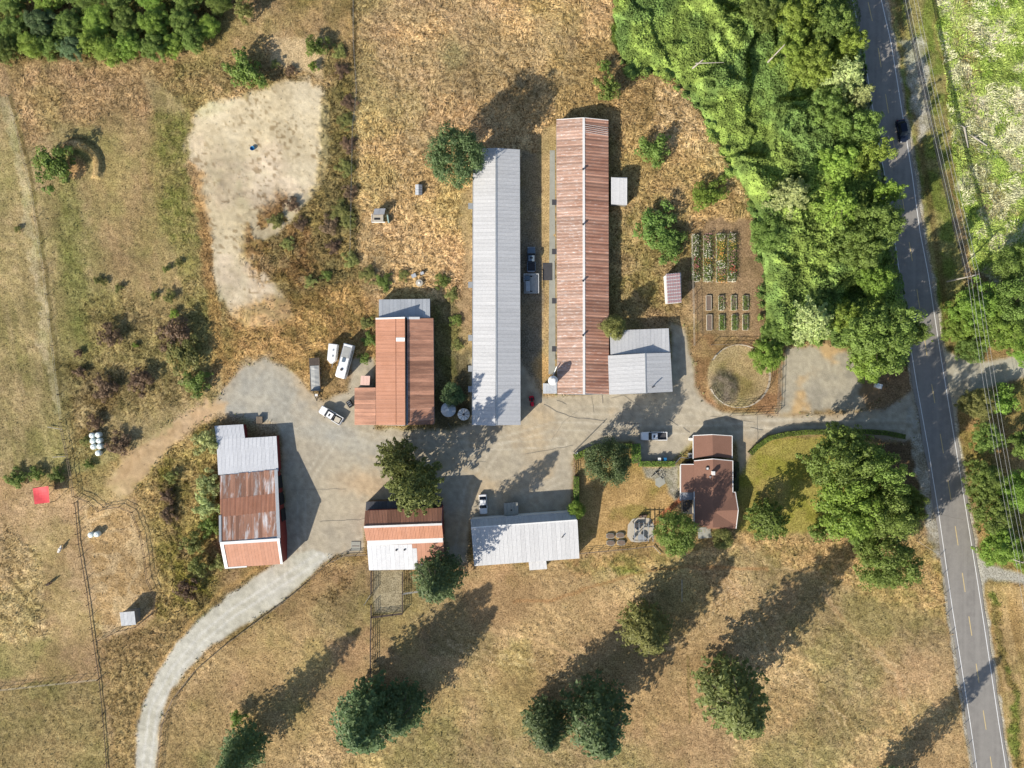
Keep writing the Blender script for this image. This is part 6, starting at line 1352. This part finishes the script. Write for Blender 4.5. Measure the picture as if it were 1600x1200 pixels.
def hfun(a, b):
    ed = np.clip(sdf(THICK, a, b) / 30, 0, 1); f1 = fbm(a, b, 95, 81, 2); f2 = fbm(a + 9 * vn(a / 12, b / 12, 85), b, 48, 86, 2)
    return ed ** .55 * (1.2 + 3.2 * sst(.44, .52, f1) + 1.2 * sst(.58, .64, f1) + .9 * sst(.50, .58, f2)) * (.8 + .4 * fbm(a, b, 18, 82, 3)) + .15
hh = hfun(tx, ty)
gxn = (hfun(tx + 2, ty) - hfun(tx - 2, ty)) / (4 * S); gyn = -(hfun(tx, ty + 2) - hfun(tx, ty - 2)) / (4 * S)
nrm = np.stack([-gxn, -gyn, np.ones_like(gxn)], 1)
bx, by, bh = [], [], []      # loose bramble mounds creeping out of the edge into the dry grass
for a_, b_ in zip(THICK, THICK[1:]):
    L_ = math.hypot(b_[0] - a_[0], b_[1] - a_[1])
    if min(a_[1], b_[1]) < -60 or a_[0] > 1340: continue
    for k in range(int(L_ / 7)):
        u_ = random.random(); cx_ = a_[0] + (b_[0] - a_[0]) * u_ + random.gauss(0, 6); cy_ = a_[1] + (b_[1] - a_[1]) * u_ + random.gauss(0, 6); r_ = random.uniform(2.5, 8)
        n_ = int(r_ * r_ * 5); q1 = rng.normal(0, r_ * .5, n_); q2 = rng.normal(0, r_ * .5, n_)
        bx.append(cx_ + q1); by.append(cy_ + q2); bh.append(.2 + r_ * .22 * np.exp(-(q1 ** 2 + q2 ** 2) / r_ ** 2))
bx, by, bh = map(np.concatenate, (bx, by, bh))
tx = np.concatenate([tx, bx]); ty = np.concatenate([ty, by]); hh = np.concatenate([hh, bh]); nrm = np.vstack([nrm, np.tile([0, 0, 1.0], (len(bx), 1))])
kk = (1 - hh / H)   # keep outlines where the photo has them at canopy height
c_ = np.stack([(tx - 800) * S * kk, (600 - ty) * S * kk, hh * rng.uniform(.88, 1.04, len(hh))], 1)
v_, q_ = cards(c_, nrm, .40, .45)
pa = np.array([.165, .255, .066]); pb = np.array([.238, .325, .070]); pc = np.array([.048, .105, .030])
m1 = sst(.4, .65, fbm(tx, ty, 60, 83)); m2 = sst(.35, .7, fbm(tx, ty, 12, 84, 2)); cc = pa * (1 - m1[:, None]) + pb * m1[:, None]; cc = cc * (.7 + .6 * m2[:, None] * rng.uniform(.7, 1.3, (len(tx), 1)))
o = np_mesh('bramble_thicket', v_, q_, M['blades'], np.repeat(cc, 4, 0), smooth=False)
tag(o, 'dense bright green bramble thicket covering the ground left of the road', 'brambles', kind='stuff')

def blades(x, y, col, hgt, wd, lean, name, label, kind='stuff', mult=1.0):
    n_ = len(x); z0 = np.zeros(n_) - .05; b = np.stack([(x - 800) * S, (600 - y) * S, z0], 1); a = rng.uniform(0, 2 * math.pi, n_); 
    dirn = 2 * math.pi * fbm(x, y, 24, 91, 2) * 2.2 + rng.normal(0, .5, n_)
    u = np.stack([np.cos(a), np.sin(a), 0 * a], 1) * (wd * rng.uniform(.6, 1.4, n_))[:, None] / 2
    h_ = hgt * rng.uniform(.5, 1.3, n_); L = lean * h_
    tip = b + np.stack([np.cos(dirn) * L, np.sin(dirn) * L, h_], 1); mid = b + np.stack([np.cos(dirn) * L * .35, np.sin(dirn) * L * .35, h_ * .65], 1)
    v = np.stack([b - u, b + u, mid + u * .8, tip + u * .15, tip - u * .15, mid - u * .8], 1)
    v2 = v[:, [0, 1, 2, 5]].reshape(-1, 3); v3 = v[:, [5, 2, 3, 4]].reshape(-1, 3)
    vs_ = np.vstack([v2, v3]); q = np.arange(len(vs_)).reshape(-1, 4); c = np.repeat(col * rng.uniform(.75, 1.3, (n_, 1)) * mult, 4, 0); c = np.vstack([c, c])
    o = np_mesh(name, vs_, q, M['blades'], c, smooth=False); return tag(o, label, None, kind=kind)
N = 420000
gx = rng.uniform(-60, 1660, N); gy = rng.uniform(-60, 1260, N)
gi = np.clip(((gx + 130) / 2.5).astype(int), 0, nx - 1); gj = np.clip(((gy + 110) / 2.5).astype(int), 0, ny - 1)
rg_ = RGH[gj, gi]; cg = COL[gj, gi]
keep = (rng.random(N) < np.clip((rg_ - .03) * 3.2, 0, .85)) & (sdf(THICK, gx, gy) < 0)
gx, gy, cg, rg_ = gx[keep], gy[keep], cg[keep], rg_[keep]
blades(gx, gy, cg * .88, np.clip(.14 + rg_ * 1.15, .15, .55), .15, 1.35, 'dry_grass', 'matted dry grass and weeds over the fields', mult=1.0)
ex_, ey_ = rng.uniform(200, 1450, 60000), rng.uniform(480, 1140, 60000)
for pl_ in (0,):
    dd = np.maximum.reduce([sdf(q_, ex_, ey_) for q_ in (YARD, TRACK, DIRT, PAD, APRON)]); ke = (np.abs(dd + 1) < 4.5) & (rng.random(len(dd)) < .8 * sst(.4, .6, fbm(ex_, ey_, 20, 320))) & (sdf(ROADP, ex_, ey_) < -2)
    if ke.sum() > 5: blades(ex_[ke], ey_[ke], np.where((rng.random(ke.sum()) < .4)[:, None], np.array([[.17, .20, .07]]), np.array([[.36, .28, .16]])), .35, .2, 1.0, 'edge_weeds', 'weeds along the edge of the gravel')
# marsh and roadside greens
mx1, my1 = scatter(MARSH, 90000, 8)
w1 = fbm(mx1, my1, 30, 95, 3); cm_ = np.where((w1 > .46)[:, None], np.array([[.36, .46, .11]]), np.array([[.60, .60, .36]])) * rng.uniform(.7, 1.2, (len(mx1), 1))
kq = rng.random(len(mx1)) < .7
blades(mx1[kq], my1[kq], cm_[kq], .4, .18, 1.0, 'marsh_grass', 'tall green and straw coloured marsh grass right of the road')
print('objects', len(bpy.data.objects))
